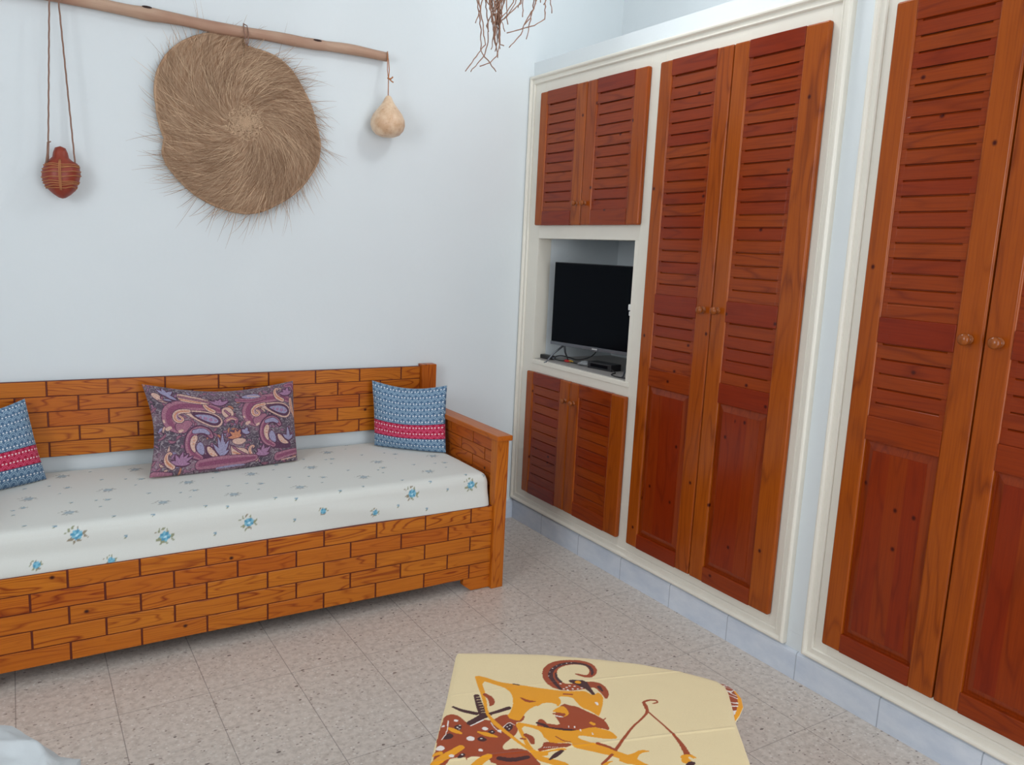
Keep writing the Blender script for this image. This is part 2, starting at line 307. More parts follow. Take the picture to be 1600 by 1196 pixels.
BATIK = [
('p','b',[(-0.013,0.323),(-0.013,0.306),(0.007,0.298),(0.024,0.305),(0.043,0.33),(0.052,0.337),(0.079,0.314),(0.103,0.316),(0.126,0.29),(0.138,0.289),(0.157,0.291),(0.16,0.315),(0.165,0.347),(0.158,0.37),(0.142,0.39),(0.129,0.413),(0.136,0.427),(0.158,0.416),(0.183,0.42),(0.198,0.436),(0.205,0.453),(0.217,0.471),(0.226,0.568),(0.125,0.575),(0.109,0.468),(0.091,0.456),(0.056,0.455),(0.051,0.485),(0.032,0.583),(-0.024,0.587),(-0.021,0.485),(-0.018,0.437),(-0.019,0.385),(-0.016,0.347)]),
('p','c',[(0.008,0.469),(0.047,0.454),(0.059,0.479),(0.058,0.55),(0.009,0.554)]),
('p','c',[(0.097,0.482),(0.113,0.468),(0.129,0.496),(0.112,0.546),(0.083,0.548)]),
('l','d',[(0.006,0.267,0.0052),(0.029,0.282,0.0084),(0.064,0.291,0.0094)]),
('l','d',[(0.06,0.214,0.0105),(0.07,0.257,0.0136),(0.083,0.298,0.0168)]),
('l','d',[(0.052,0.331,0.0126),(0.079,0.302,0.0147)]),
('l','d',[(0.1,0.29,0.0084),(0.142,0.261,0.0094)]),
('l','c',[(0.059,0.221,0.0013),(0.068,0.219,0.0013)]),
('l','c',[(0.104,0.283,0.0013),(0.107,0.296,0.0013)]),
('l','c',[(0.062,0.232,0.0013),(0.071,0.23,0.0013)]),
('l','c',[(0.109,0.28,0.0013),(0.112,0.292,0.0013)]),
('l','c',[(0.065,0.243,0.0013),(0.074,0.241,0.0013)]),
('l','c',[(0.115,0.276,0.0013),(0.118,0.288,0.0013)]),
('l','c',[(0.068,0.254,0.0013),(0.076,0.252,0.0013)]),
('l','c',[(0.12,0.272,0.0013),(0.123,0.284,0.0013)]),
('l','c',[(0.071,0.265,0.0013),(0.079,0.263,0.0013)]),
('l','c',[(0.126,0.268,0.0013),(0.129,0.281,0.0013)]),
('l','c',[(0.074,0.276,0.0013),(0.082,0.274,0.0013)]),
('l','c',[(0.131,0.264,0.0013),(0.134,0.277,0.0013)]),
('l','c',[(0.076,0.286,0.0013),(0.085,0.284,0.0013)]),
('l','c',[(0.137,0.26,0.0013),(0.139,0.273,0.0013)]),
('l','w',[(0.055,0.341,0.0029),(0.082,0.315,0.0034)]),
('l','o',[(0.005,0.357,0.0073),(0.02,0.365,0.0126),(0.034,0.373,0.0042)]),
('l','o',[(0.073,0.364,0.0042),(0.096,0.372,0.0126),(0.117,0.378,0.0031)]),
('l','o',[(0.037,0.425,0.0126),(0.006,0.459,0.0157),(-0.019,0.488,0.0157)]),
('l','o',[(0.1,0.451,0.0126),(0.079,0.474,0.0157),(0.058,0.518,0.0157)]),
('l','o',[(-0.019,0.451,0.0084),(-0.006,0.448,0.0084)]),
('l','w',[(0.056,0.39,0.0122),(0.058,0.391,0.0122)]),
('l','w',[(0.087,0.349,0.0088),(0.089,0.35,0.0088)]),
('l','w',[(0.081,0.43,0.0063),(0.083,0.431,0.0063)]),
('l','w',[(0.017,0.324,0.0063),(0.019,0.325,0.0063)]),
('l','w',[(0.019,0.455,0.0076),(0.02,0.455,0.0076)]),
('l','w',[(-0.009,0.43,0.0126),(-0.007,0.431,0.0126)]),
('l','w',[(-0.011,0.346,0.005),(-0.009,0.347,0.005)]),
('l','w',[(0.121,0.354,0.0063),(0.122,0.355,0.0063)]),
('p','d',[(-0.009,0.4),(0.004,0.372),(0.019,0.382),(0.013,0.396)]),
('p','d',[(0.012,0.352),(0.025,0.339),(0.034,0.342),(0.031,0.366)]),
('p','d',[(0.07,0.393),(0.08,0.377),(0.097,0.391),(0.084,0.401)]),
('p','d',[(0.093,0.36),(0.104,0.35),(0.114,0.359),(0.105,0.371)]),
('p','d',[(0.13,0.342),(0.143,0.319),(0.155,0.332),(0.148,0.352),(0.137,0.357)]),
('p','d',[(0.03,0.464),(0.04,0.442),(0.051,0.448),(0.043,0.463)]),
('l','w',[(-0.008,0.399,0.0015),(0.001,0.376,0.0015),(-0.0,0.326,0.0015)]),
('l','w',[(0.101,0.325,0.0015),(0.109,0.344,0.0015),(0.126,0.362,0.0015)]),
('l','w',[(0.13,0.34,0.0015),(0.143,0.317,0.0015),(0.156,0.328,0.0015)]),
('l','w',[(0.023,0.351,0.0025),(0.024,0.351,0.0025)]),
('l','w',[(0.028,0.343,0.0025),(0.029,0.343,0.0025)]),
('l','w',[(0.028,0.356,0.0025),(0.029,0.356,0.0025)]),
('l','w',[(0.139,0.337,0.0025),(0.14,0.337,0.0025)]),
('l','w',[(0.146,0.331,0.0025),(0.146,0.331,0.0025)]),
('l','w',[(0.144,0.344,0.0025),(0.144,0.344,0.0025)]),
('l','w',[(0.081,0.388,0.0025),(0.082,0.388,0.0025)]),
('l','w',[(0.105,0.359,0.0025),(0.105,0.359,0.0025)]),
('l','w',[(0.042,0.449,0.0025),(0.043,0.449,0.0025)]),
('l','b',[(0.13,0.445,0.0126),(0.163,0.45,0.0168),(0.207,0.443,0.0126)]),
('l','d',[(0.124,0.456,0.0094),(0.152,0.461,0.0105),(0.187,0.446,0.0084)]),
('p','b',[(0.121,0.294),(0.174,0.281),(0.183,0.297),(0.169,0.319),(0.127,0.318)]),
('p','o',[(0.051,0.12),(0.067,0.119),(0.117,0.146),(0.155,0.152),(0.219,0.165),(0.26,0.17),(0.252,0.168),(0.279,0.173),(0.336,0.166),(0.342,0.188),(0.359,0.195),(0.364,0.168),(0.376,0.176),(0.379,0.203),(0.362,0.277),(0.354,0.27),(0.339,0.254),(0.32,0.243),(0.307,0.213),(0.299,0.199),(0.263,0.198),(0.273,0.221),(0.262,0.248),(0.257,0.231),(0.227,0.23),(0.212,0.248),(0.208,0.244),(0.186,0.268),(0.174,0.298),(0.167,0.313),(0.136,0.299),(0.148,0.271),(0.153,0.232),(0.146,0.192),(0.128,0.171),(0.102,0.157),(0.068,0.141),(0.084,0.212),(0.092,0.289),(0.122,0.331),(0.165,0.385),(0.199,0.422),(0.225,0.423),(0.264,0.406),(0.275,0.409),(0.274,0.414),(0.231,0.423),(0.234,0.437),(0.214,0.44),(0.265,0.455),(0.28,0.468),(0.262,0.479),(0.239,0.468),(0.207,0.456),(0.192,0.426),(0.151,0.382),(0.091,0.313),(0.074,0.222),(0.051,0.131)]),
('p','c',[(0.075,0.185),(0.112,0.163),(0.143,0.206),(0.15,0.25),(0.138,0.285),(0.107,0.304),(0.097,0.284)]),
('l','b',[(0.081,0.207,0.0084),(0.097,0.224,0.0115),(0.1,0.246,0.0105),(0.096,0.255,0.0042)]),
('l','d',[(0.099,0.288,0.0073),(0.142,0.261,0.0094)]),
('l','b',[(0.171,0.215,0.0031),(0.188,0.229,0.0084),(0.207,0.227,0.0025)]),
('l','d',[(0.151,0.151,0.0034),(0.166,0.154,0.0034)]),
('p','c',[(0.228,0.234),(0.255,0.231),(0.254,0.24),(0.258,0.261),(0.246,0.271),(0.259,0.299),(0.266,0.318),(0.235,0.313),(0.221,0.298),(0.224,0.298),(0.212,0.303),(0.209,0.323),(0.174,0.31),(0.193,0.267)]),
('p','b',[(0.274,0.228),(0.293,0.237),(0.31,0.239),(0.334,0.259),(0.356,0.274),(0.374,0.293),(0.383,0.332),(0.361,0.324),(0.342,0.323),(0.332,0.342),(0.311,0.338),(0.297,0.339),(0.257,0.339),(0.234,0.333),(0.208,0.331),(0.21,0.323),(0.212,0.301),(0.224,0.298),(0.233,0.315),(0.232,0.315),(0.266,0.32),(0.259,0.299),(0.251,0.279)]),
('l','d',[(0.211,0.315,0.0063),(0.233,0.325,0.0073),(0.229,0.333,0.0073),(0.262,0.336,0.0073),(0.297,0.337,0.0052)]),
('p','o',[(0.246,0.267),(0.259,0.251),(0.274,0.238),(0.285,0.255),(0.289,0.275),(0.269,0.29),(0.284,0.272),(0.255,0.268)]),
('l','b',[(0.25,0.275,0.0038),(0.275,0.273,0.0046)]),
('l','w',[(0.255,0.283,0.0029),(0.271,0.286,0.0029)]),
('p','o',[(0.155,0.314),(0.197,0.324),(0.272,0.341),(0.297,0.339),(0.343,0.319),(0.361,0.326),(0.384,0.334),(0.399,0.361),(0.371,0.365),(0.339,0.36),(0.307,0.354),(0.302,0.367),(0.346,0.386),(0.389,0.408),(0.42,0.425),(0.454,0.454),(0.488,0.481),(0.426,0.459),(0.386,0.431),(0.334,0.416),(0.286,0.402),(0.29,0.382),(0.255,0.39),(0.23,0.387),(0.222,0.365),(0.24,0.39),(0.226,0.38),(0.222,0.357),(0.209,0.339),(0.169,0.327),(0.188,0.379),(0.203,0.425),(0.187,0.419),(0.172,0.369)]),
('p','c',[(0.17,0.33),(0.199,0.34),(0.218,0.361),(0.224,0.395),(0.212,0.414),(0.199,0.417),(0.185,0.379)]),
('l','b',[(0.183,0.364,0.0084),(0.195,0.375,0.0126),(0.198,0.393,0.0084)]),
('l','b',[(0.172,0.379,0.0042),(0.181,0.38,0.0042)]),
('p','b',[(0.223,0.385),(0.255,0.39),(0.288,0.386),(0.284,0.402),(0.254,0.408),(0.209,0.425),(0.214,0.424),(0.207,0.418),(0.221,0.406)]),
('l','b',[(0.252,0.364,0.0021),(0.269,0.38,0.0029),(0.285,0.382,0.0017)]),
('l','d',[(0.235,0.451,0.0031),(0.251,0.432,0.0105),(0.264,0.417,0.0063)]),
('l','w',[(0.223,0.409,0.0015),(0.225,0.407,0.0015)]),
('l','w',[(0.228,0.409,0.0015),(0.23,0.407,0.0015)]),
('l','w',[(0.233,0.408,0.0015),(0.235,0.406,0.0015)]),
('l','w',[(0.238,0.408,0.0015),(0.239,0.406,0.0015)]),
('l','w',[(0.243,0.408,0.0015),(0.244,0.405,0.0015)]),
('l','w',[(0.248,0.407,0.0015),(0.249,0.405,0.0015)]),
('l','w',[(0.253,0.407,0.0015),(0.254,0.405,0.0015)]),
('l','b',[(0.386,0.193,0.0063),(0.386,0.17,0.0157),(0.374,0.138,0.021),(0.354,0.131,0.021),(0.322,0.146,0.0231),(0.285,0.156,0.0231),(0.258,0.14,0.0294),(0.245,0.102,0.0294),(0.25,0.061,0.0273),(0.275,0.035,0.0231),(0.311,0.024,0.0168),(0.339,0.024,0.0168),(0.359,0.037,0.0168),(0.366,0.065,0.0157),(0.357,0.089,0.0126),(0.344,0.095,0.0084),(0.328,0.089,0.0076),(0.317,0.085,0.0042)]),
('l','d',[(0.359,0.086,0.0029),(0.363,0.066,0.0071),(0.354,0.038,0.0076),(0.325,0.028,0.0076),(0.286,0.034,0.008),(0.258,0.06,0.0088),(0.246,0.097,0.0092),(0.258,0.135,0.0084),(0.272,0.162,0.0063)]),
('l','d',[(0.274,0.129,0.0063),(0.264,0.11,0.0059),(0.263,0.086,0.0042)]),
('p','d',[(0.292,0.125),(0.303,0.113),(0.341,0.115),(0.349,0.143),(0.363,0.188),(0.356,0.192),(0.341,0.16),(0.317,0.14)]),
('l','d',[(0.373,0.143,0.0084),(0.379,0.161,0.0042)]),
('l','o',[(0.318,0.126,0.0097),(0.321,0.126,0.0097)]),
('l','w',[(0.273,0.138,0.0034),(0.274,0.139,0.0034)]),
('l','w',[(0.288,0.154,0.0034),(0.289,0.154,0.0034)]),
('l','w',[(0.303,0.159,0.0034),(0.304,0.16,0.0034)]),
('l','w',[(0.316,0.158,0.0034),(0.317,0.158,0.0034)]),
('l','w',[(0.296,0.146,0.0034),(0.297,0.146,0.0034)]),
('l','w',[(0.28,0.161,0.0034),(0.281,0.162,0.0034)]),
('l','w',[(0.327,0.152,0.0034),(0.328,0.153,0.0034)]),
('l','w',[(0.29,0.165,0.0034),(0.291,0.166,0.0034)]),
('l','w',[(0.309,0.147,0.0034),(0.31,0.147,0.0034)]),
('l','w',[(0.243,0.102,0.0019),(0.244,0.102,0.0019)]),
('l','w',[(0.247,0.082,0.0019),(0.248,0.082,0.0019)]),
('l','w',[(0.255,0.063,0.0019),(0.256,0.063,0.0019)]),
('l','w',[(0.267,0.049,0.0019),(0.268,0.049,0.0019)]),
('l','w',[(0.281,0.04,0.0019),(0.281,0.04,0.0019)]),
('l','w',[(0.294,0.033,0.0019),(0.295,0.033,0.0019)]),
('l','w',[(0.308,0.028,0.0019),(0.309,0.028,0.0019)]),
('p','o',[(0.3,0.201),(0.32,0.167),(0.336,0.166),(0.354,0.187),(0.366,0.17),(0.377,0.185),(0.377,0.212),(0.362,0.275),(0.354,0.27),(0.339,0.254),(0.32,0.243)]),
('l','w',[(0.359,0.218,0.0055),(0.361,0.226,0.0042)]),
('l','b',[(0.279,0.187,0.0042),(0.3,0.186,0.0046)]),
('l','o',[(0.339,0.304,0.0063),(0.344,0.309,0.0076)]),
('l','w',[(0.284,0.321,0.0021),(0.284,0.326,0.0021)]),
('l','w',[(0.298,0.321,0.0021),(0.298,0.327,0.0021)]),
('l','w',[(0.311,0.332,0.0021),(0.312,0.338,0.0021)]),
('l','w',[(0.338,0.343,0.0021),(0.339,0.349,0.0021)]),
('l','b',[(0.369,0.291,0.0025),(0.376,0.282,0.0021)]),
('l','b',[(0.346,0.384,0.0059),(0.368,0.392,0.0063),(0.386,0.405,0.0055)]),
('l','b',[(0.386,0.403,0.0059),(0.408,0.362,0.0055),(0.438,0.309,0.0042),(0.462,0.279,0.0038),(0.483,0.247,0.0055),(0.481,0.22,0.0084),(0.477,0.205,0.0055),(0.494,0.194,0.0046),(0.511,0.193,0.0042),(0.515,0.203,0.0038),(0.502,0.209,0.0029)]),
('l','b',[(0.483,0.246,0.0039),(0.507,0.29,0.0035),(0.526,0.325,0.0046),(0.535,0.351,0.0067),(0.542,0.374,0.0088),(0.547,0.408,0.0114)]),
('l','b',[(0.376,0.422,0.0052),(0.35,0.459,0.0052)]),
('p','o',[(0.419,0.418),(0.443,0.397),(0.467,0.402),(0.447,0.408),(0.436,0.418),(0.429,0.438),(0.449,0.457),(0.388,0.45),(0.391,0.424)]),
('p','o',[(0.338,0.48),(0.358,0.449),(0.379,0.444),(0.361,0.458),(0.355,0.475)]),
('l','o',[(0.54,0.42,0.0159),(0.548,0.419,0.0176)]),
('l','o',[(0.544,0.437,0.0106),(0.538,0.432,0.0141)]),
('l','c',[(0.55,0.419,0.0053),(0.558,0.428,0.0088),(0.564,0.433,0.0053)]),
('l','o',[(0.556,0.41,0.0035),(0.563,0.417,0.0032)]),
('p','d',[(0.533,0.447),(0.546,0.431),(0.562,0.434),(0.548,0.454),(0.535,0.502),(0.52,0.504)])]
PAISLEY = [
('l','m',[(0.149,0.474,0.05),(0.101,0.526,0.0786),(0.091,0.618,0.0857),(0.117,0.708,0.0857),(0.183,0.76,0.0786),(0.269,0.771,0.0714),(0.374,0.757,0.0643),(0.436,0.704,0.0429)]),
('l','m',[(0.172,0.506,0.0857),(0.216,0.548,0.0429)]),
('l','y',[(0.078,0.483,0.0257),(0.096,0.498,0.0214)]),
('l','y',[(0.155,0.456,0.0214),(0.17,0.466,0.0171)]),
('l','y',[(0.061,0.576,0.0143),(0.062,0.564,0.0143)]),
('p','y',[(0.231,0.71),(0.344,0.7),(0.413,0.658),(0.449,0.582),(0.429,0.5),(0.378,0.494),(0.323,0.536),(0.254,0.602),(0.207,0.665),(0.159,0.693),(0.174,0.715)]),
('p','M',[(0.237,0.686),(0.343,0.68),(0.405,0.641),(0.435,0.577),(0.415,0.525),(0.379,0.517),(0.324,0.559),(0.262,0.625)]),
('p','l',[(0.257,0.655),(0.342,0.659),(0.398,0.623),(0.421,0.573),(0.394,0.54),(0.339,0.57),(0.284,0.623)]),
('l','v',[(0.298,0.625,0.0186),(0.299,0.625,0.0186)]),
('l','v',[(0.329,0.609,0.0243),(0.331,0.609,0.0243)]),
('l','v',[(0.364,0.593,0.0271),(0.366,0.593,0.0271)]),
('l','v',[(0.396,0.581,0.0186),(0.397,0.581,0.0186)]),
('l','y',[(0.23,0.698,0.0257),(0.166,0.692,0.0314),(0.129,0.638,0.0286),(0.136,0.579,0.0257),(0.167,0.565,0.0214),(0.187,0.603,0.0186),(0.163,0.634,0.0143)]),
('l','v',[(0.158,0.67,0.0057),(0.146,0.636,0.0057),(0.154,0.589,0.0057),(0.172,0.593,0.0057)]),
('l','m',[(0.682,0.508,0.0475),(0.637,0.561,0.0746),(0.626,0.657,0.0814),(0.649,0.749,0.0814),(0.712,0.804,0.0746),(0.793,0.816,0.0679),(0.893,0.802,0.0611),(0.952,0.747,0.0407)]),
('l','m',[(0.704,0.541,0.0814),(0.746,0.584,0.0407)]),
('l','y',[(0.615,0.516,0.0244),(0.632,0.532,0.0204)]),
('l','y',[(0.689,0.489,0.0204),(0.702,0.499,0.0163)]),
('l','y',[(0.598,0.612,0.0136),(0.599,0.601,0.0136)]),
('p','y',[(0.757,0.752),(0.865,0.743),(0.931,0.699),(0.966,0.621),(0.948,0.536),(0.9,0.529),(0.847,0.573),(0.781,0.641),(0.736,0.706),(0.689,0.734),(0.703,0.757)]),
('p','M',[(0.763,0.727),(0.864,0.722),(0.924,0.682),(0.953,0.616),(0.935,0.562),(0.901,0.554),(0.848,0.597),(0.788,0.664)]),
('p','l',[(0.783,0.695),(0.864,0.7),(0.917,0.664),(0.939,0.612),(0.915,0.577),(0.861,0.608),(0.809,0.662)]),
('l','v',[(0.822,0.665,0.0176),(0.824,0.665,0.0176)]),
('l','v',[(0.852,0.648,0.0231),(0.854,0.648,0.0231)]),
('l','v',[(0.886,0.632,0.0258),(0.887,0.632,0.0258)]),
('l','v',[(0.916,0.62,0.0176),(0.917,0.62,0.0176)]),
('l','y',[(0.757,0.74,0.0244),(0.696,0.733,0.0299),(0.662,0.677,0.0271),(0.669,0.617,0.0244),(0.699,0.602,0.0204),(0.717,0.642,0.0176),(0.694,0.674,0.0136)]),
('l','v',[(0.689,0.71,0.0054),(0.677,0.675,0.0054),(0.686,0.627,0.0054),(0.703,0.631,0.0054)]),
('l','M',[(0.36,0.388,0.0357),(0.334,0.451,0.0571),(0.278,0.482,0.0643),(0.225,0.418,0.0643),(0.213,0.303,0.0714),(0.237,0.206,0.0643),(0.3,0.148,0.0429),(0.421,0.121,0.0357)]),
('l','m',[(0.36,0.388,0.0243),(0.334,0.451,0.0429),(0.278,0.482,0.05),(0.225,0.418,0.0529),(0.213,0.303,0.06),(0.237,0.206,0.0529),(0.3,0.148,0.0286)]),
('p','y',[(0.231,0.394),(0.261,0.414),(0.271,0.365),(0.248,0.298),(0.266,0.201),(0.232,0.242),(0.217,0.326)]),
('p','l',[(0.286,0.339),(0.313,0.288),(0.322,0.168),(0.274,0.212),(0.259,0.285)]),
('l','l',[(0.248,0.45,0.0286),(0.306,0.467,0.0357),(0.34,0.427,0.0214)]),
('p','M',[(0.323,0.281),(0.356,0.282),(0.396,0.216),(0.451,0.134),(0.379,0.135),(0.33,0.191)]),
('p','y',[(0.33,0.274),(0.355,0.27),(0.389,0.205),(0.437,0.142),(0.379,0.147),(0.342,0.201)]),
('l','r',[(0.245,0.38,0.0086),(0.246,0.38,0.0086)]),
('l','r',[(0.243,0.346,0.0086),(0.245,0.345,0.0086)]),
('l','r',[(0.242,0.311,0.0086),(0.243,0.31,0.0086)]),
('l','r',[(0.354,0.246,0.0086),(0.356,0.246,0.0086)]),
('l','r',[(0.366,0.185,0.0086),(0.368,0.184,0.0086)]),
('l','r',[(0.394,0.162,0.0086),(0.395,0.162,0.0086)]),
('l','M',[(0.865,0.454,0.0332),(0.84,0.517,0.0531),(0.788,0.547,0.0598),(0.74,0.482,0.0598),(0.73,0.366,0.0664),(0.754,0.268,0.0598),(0.812,0.21,0.0399),(0.925,0.184,0.0332)]),
('l','m',[(0.865,0.454,0.0226),(0.84,0.517,0.0399),(0.788,0.547,0.0465),(0.74,0.482,0.0492),(0.73,0.366,0.0558),(0.754,0.268,0.0492),(0.812,0.21,0.0266)]),
('p','y',[(0.746,0.458),(0.773,0.478),(0.783,0.429),(0.763,0.361),(0.78,0.264),(0.748,0.304),(0.734,0.389)]),
('p','l',[(0.797,0.403),(0.823,0.352),(0.833,0.231),(0.787,0.274),(0.772,0.348)]),
('l','l',[(0.761,0.515,0.0266),(0.814,0.532,0.0332),(0.846,0.492,0.0199)]),
('p','M',[(0.832,0.344),(0.863,0.346),(0.901,0.279),(0.953,0.197),(0.886,0.197),(0.84,0.253)]),
('p','y',[(0.839,0.337),(0.862,0.334),(0.894,0.268),(0.939,0.206),(0.886,0.209),(0.85,0.264)]),
('l','r',[(0.759,0.444,0.008),(0.76,0.444,0.008)]),
('l','r',[(0.758,0.409,0.008),(0.759,0.409,0.008)]),
('l','r',[(0.757,0.374,0.008),(0.758,0.374,0.008)]),
('l','r',[(0.862,0.31,0.008),(0.863,0.31,0.008)]),
('l','r',[(0.873,0.248,0.008),(0.875,0.247,0.008)]),
('l','r',[(0.9,0.225,0.008),(0.901,0.225,0.008)]),
('l','M',[(0.437,0.16,0.0286),(0.407,0.226,0.0386),(0.377,0.29,0.0071)]),
('l','M',[(0.437,0.16,0.0286),(0.421,0.266,0.0386),(0.406,0.37,0.0071)]),
('l','M',[(0.437,0.16,0.0286),(0.437,0.287,0.0386),(0.436,0.414,0.0071)]),
('l','M',[(0.437,0.16,0.0286),(0.446,0.238,0.0386),(0.454,0.315,0.0071)]),
('l','M',[(0.437,0.16,0.0286),(0.458,0.242,0.0386),(0.479,0.323,0.0071)]),
('l','M',[(0.437,0.16,0.0286),(0.46,0.187,0.0386),(0.482,0.213,0.0071)]),
('l','l',[(0.437,0.16,0.0171),(0.407,0.226,0.0271),(0.377,0.29,0.0036)]),
('l','l',[(0.437,0.16,0.0171),(0.421,0.266,0.0271),(0.406,0.37,0.0036)]),
('l','l',[(0.437,0.16,0.0171),(0.437,0.287,0.0271),(0.436,0.414,0.0036)]),
('l','l',[(0.437,0.16,0.0171),(0.446,0.238,0.0271),(0.454,0.315,0.0036)]),
('l','l',[(0.437,0.16,0.0171),(0.458,0.242,0.0271),(0.479,0.323,0.0036)]),
('l','l',[(0.437,0.16,0.0171),(0.46,0.187,0.0271),(0.482,0.213,0.0036)]),
('l','M',[(0.538,0.363,0.0286),(0.508,0.362,0.0386),(0.477,0.36,0.0071)]),
('l','M',[(0.538,0.363,0.0286),(0.514,0.397,0.0386),(0.49,0.431,0.0071)]),
('l','M',[(0.538,0.363,0.0286),(0.532,0.407,0.0386),(0.527,0.451,0.0071)]),
('l','M',[(0.538,0.363,0.0286),(0.55,0.405,0.0386),(0.562,0.446,0.0071)]),
('l','M',[(0.538,0.363,0.0286),(0.553,0.374,0.0386),(0.568,0.384,0.0071)]),
('l','r',[(0.538,0.363,0.0171),(0.508,0.362,0.0271),(0.477,0.36,0.0036)]),
('l','r',[(0.538,0.363,0.0171),(0.514,0.397,0.0271),(0.49,0.431,0.0036)]),
('l','r',[(0.538,0.363,0.0171),(0.532,0.407,0.0271),(0.527,0.451,0.0036)]),
('l','r',[(0.538,0.363,0.0171),(0.55,0.405,0.0271),(0.562,0.446,0.0036)]),
('l','r',[(0.538,0.363,0.0171),(0.553,0.374,0.0271),(0.568,0.384,0.0036)]),
('l','M',[(0.597,0.404,0.0286),(0.587,0.424,0.0386),(0.577,0.444,0.0071)]),
('l','M',[(0.597,0.404,0.0286),(0.605,0.434,0.0386),(0.613,0.464,0.0071)]),
('l','M',[(0.597,0.404,0.0286),(0.613,0.402,0.0386),(0.629,0.4,0.0071)]),
('l','l',[(0.597,0.404,0.0171),(0.587,0.424,0.0271),(0.577,0.444,0.0036)]),
('l','l',[(0.597,0.404,0.0171),(0.605,0.434,0.0271),(0.613,0.464,0.0036)]),
('l','l',[(0.597,0.404,0.0171),(0.613,0.402,0.0271),(0.629,0.4,0.0036)]),
('l','M',[(0.168,0.101,0.0286),(0.14,0.118,0.0386),(0.111,0.134,0.0071)]),
('l','M',[(0.168,0.101,0.0286),(0.152,0.15,0.0386),(0.136,0.199,0.0071)]),
('l','M',[(0.168,0.101,0.0286),(0.174,0.161,0.0386),(0.18,0.221,0.0071)]),
('l','M',[(0.168,0.101,0.0286),(0.192,0.149,0.0386),(0.215,0.198,0.0071)]),
('l','M',[(0.168,0.101,0.0286),(0.205,0.135,0.0386),(0.243,0.17,0.0071)]),
('l','M',[(0.168,0.101,0.0286),(0.2,0.101,0.0386),(0.233,0.101,0.0071)]),
('l','v',[(0.168,0.101,0.0171),(0.14,0.118,0.0271),(0.111,0.134,0.0036)]),
('l','v',[(0.168,0.101,0.0171),(0.152,0.15,0.0271),(0.136,0.199,0.0036)]),
('l','v',[(0.168,0.101,0.0171),(0.174,0.161,0.0271),(0.18,0.221,0.0036)]),
('l','v',[(0.168,0.101,0.0171),(0.192,0.149,0.0271),(0.215,0.198,0.0036)]),
('l','v',[(0.168,0.101,0.0171),(0.205,0.135,0.0271),(0.243,0.17,0.0036)]),
('l','v',[(0.168,0.101,0.0171),(0.2,0.101,0.0271),(0.233,0.101,0.0036)]),
('l','M',[(0.725,0.121,0.0286),(0.708,0.155,0.0386),(0.691,0.19,0.0071)]),
('l','M',[(0.725,0.121,0.0286),(0.73,0.177,0.0386),(0.735,0.233,0.0071)]),
('l','M',[(0.725,0.121,0.0286),(0.74,0.156,0.0386),(0.756,0.191,0.0071)]),
('l','M',[(0.725,0.121,0.0286),(0.755,0.159,0.0386),(0.785,0.199,0.0071)]),
('l','M',[(0.725,0.121,0.0286),(0.75,0.122,0.0386),(0.775,0.124,0.0071)]),
('l','M',[(0.725,0.121,0.0286),(0.703,0.131,0.0386),(0.682,0.141,0.0071)]),
('l','v',[(0.725,0.121,0.0171),(0.708,0.155,0.0271),(0.691,0.19,0.0036)]),
('l','v',[(0.725,0.121,0.0171),(0.73,0.177,0.0271),(0.735,0.233,0.0036)]),
('l','v',[(0.725,0.121,0.0171),(0.74,0.156,0.0271),(0.756,0.191,0.0036)]),
('l','v',[(0.725,0.121,0.0171),(0.755,0.159,0.0271),(0.785,0.199,0.0036)]),
('l','v',[(0.725,0.121,0.0171),(0.75,0.122,0.0271),(0.775,0.124,0.0036)]),
('l','v',[(0.725,0.121,0.0171),(0.703,0.131,0.0271),(0.682,0.141,0.0036)]),
('l','M',[(0.446,0.788,0.0286),(0.412,0.808,0.0386),(0.377,0.829,0.0071)]),
('l','M',[(0.446,0.788,0.0286),(0.433,0.819,0.0386),(0.42,0.85,0.0071)]),
('l','M',[(0.446,0.788,0.0286),(0.451,0.824,0.0386),(0.456,0.86,0.0071)]),
('l','M',[(0.446,0.788,0.0286),(0.476,0.81,0.0386),(0.505,0.832,0.0071)]),
('l','v',[(0.446,0.788,0.0171),(0.412,0.808,0.0271),(0.377,0.829,0.0036)]),
('l','v',[(0.446,0.788,0.0171),(0.433,0.819,0.0271),(0.42,0.85,0.0036)]),
('l','v',[(0.446,0.788,0.0171),(0.451,0.824,0.0271),(0.456,0.86,0.0036)]),
('l','v',[(0.446,0.788,0.0171),(0.476,0.81,0.0271),(0.505,0.832,0.0036)]),
('l','M',[(0.936,0.826,0.0286),(0.908,0.841,0.0386),(0.88,0.856,0.0071)]),
('l','M',[(0.936,0.826,0.0286),(0.923,0.86,0.0386),(0.909,0.893,0.0071)]),
('l','M',[(0.936,0.826,0.0286),(0.941,0.872,0.0386),(0.945,0.917,0.0071)]),
('l','M',[(0.936,0.826,0.0286),(0.954,0.844,0.0386),(0.972,0.863,0.0071)]),
('l','v',[(0.936,0.826,0.0171),(0.908,0.841,0.0271),(0.88,0.856,0.0036)]),
('l','v',[(0.936,0.826,0.0171),(0.923,0.86,0.0271),(0.909,0.893,0.0036)]),
('l','v',[(0.936,0.826,0.0171),(0.941,0.872,0.0271),(0.945,0.917,0.0036)]),
('l','v',[(0.936,0.826,0.0171),(0.954,0.844,0.0271),(0.972,0.863,0.0036)]),
('l','M',[(0.118,0.88,0.0286),(0.094,0.91,0.0386),(0.071,0.94,0.0071)]),
('l','M',[(0.118,0.88,0.0286),(0.113,0.921,0.0386),(0.107,0.961,0.0071)]),
('l','M',[(0.118,0.88,0.0286),(0.14,0.908,0.0386),(0.163,0.936,0.0071)]),
('l','M',[(0.118,0.88,0.0286),(0.145,0.856,0.0386),(0.172,0.831,0.0071)]),
('l','l',[(0.118,0.88,0.0171),(0.094,0.91,0.0271),(0.071,0.94,0.0036)]),
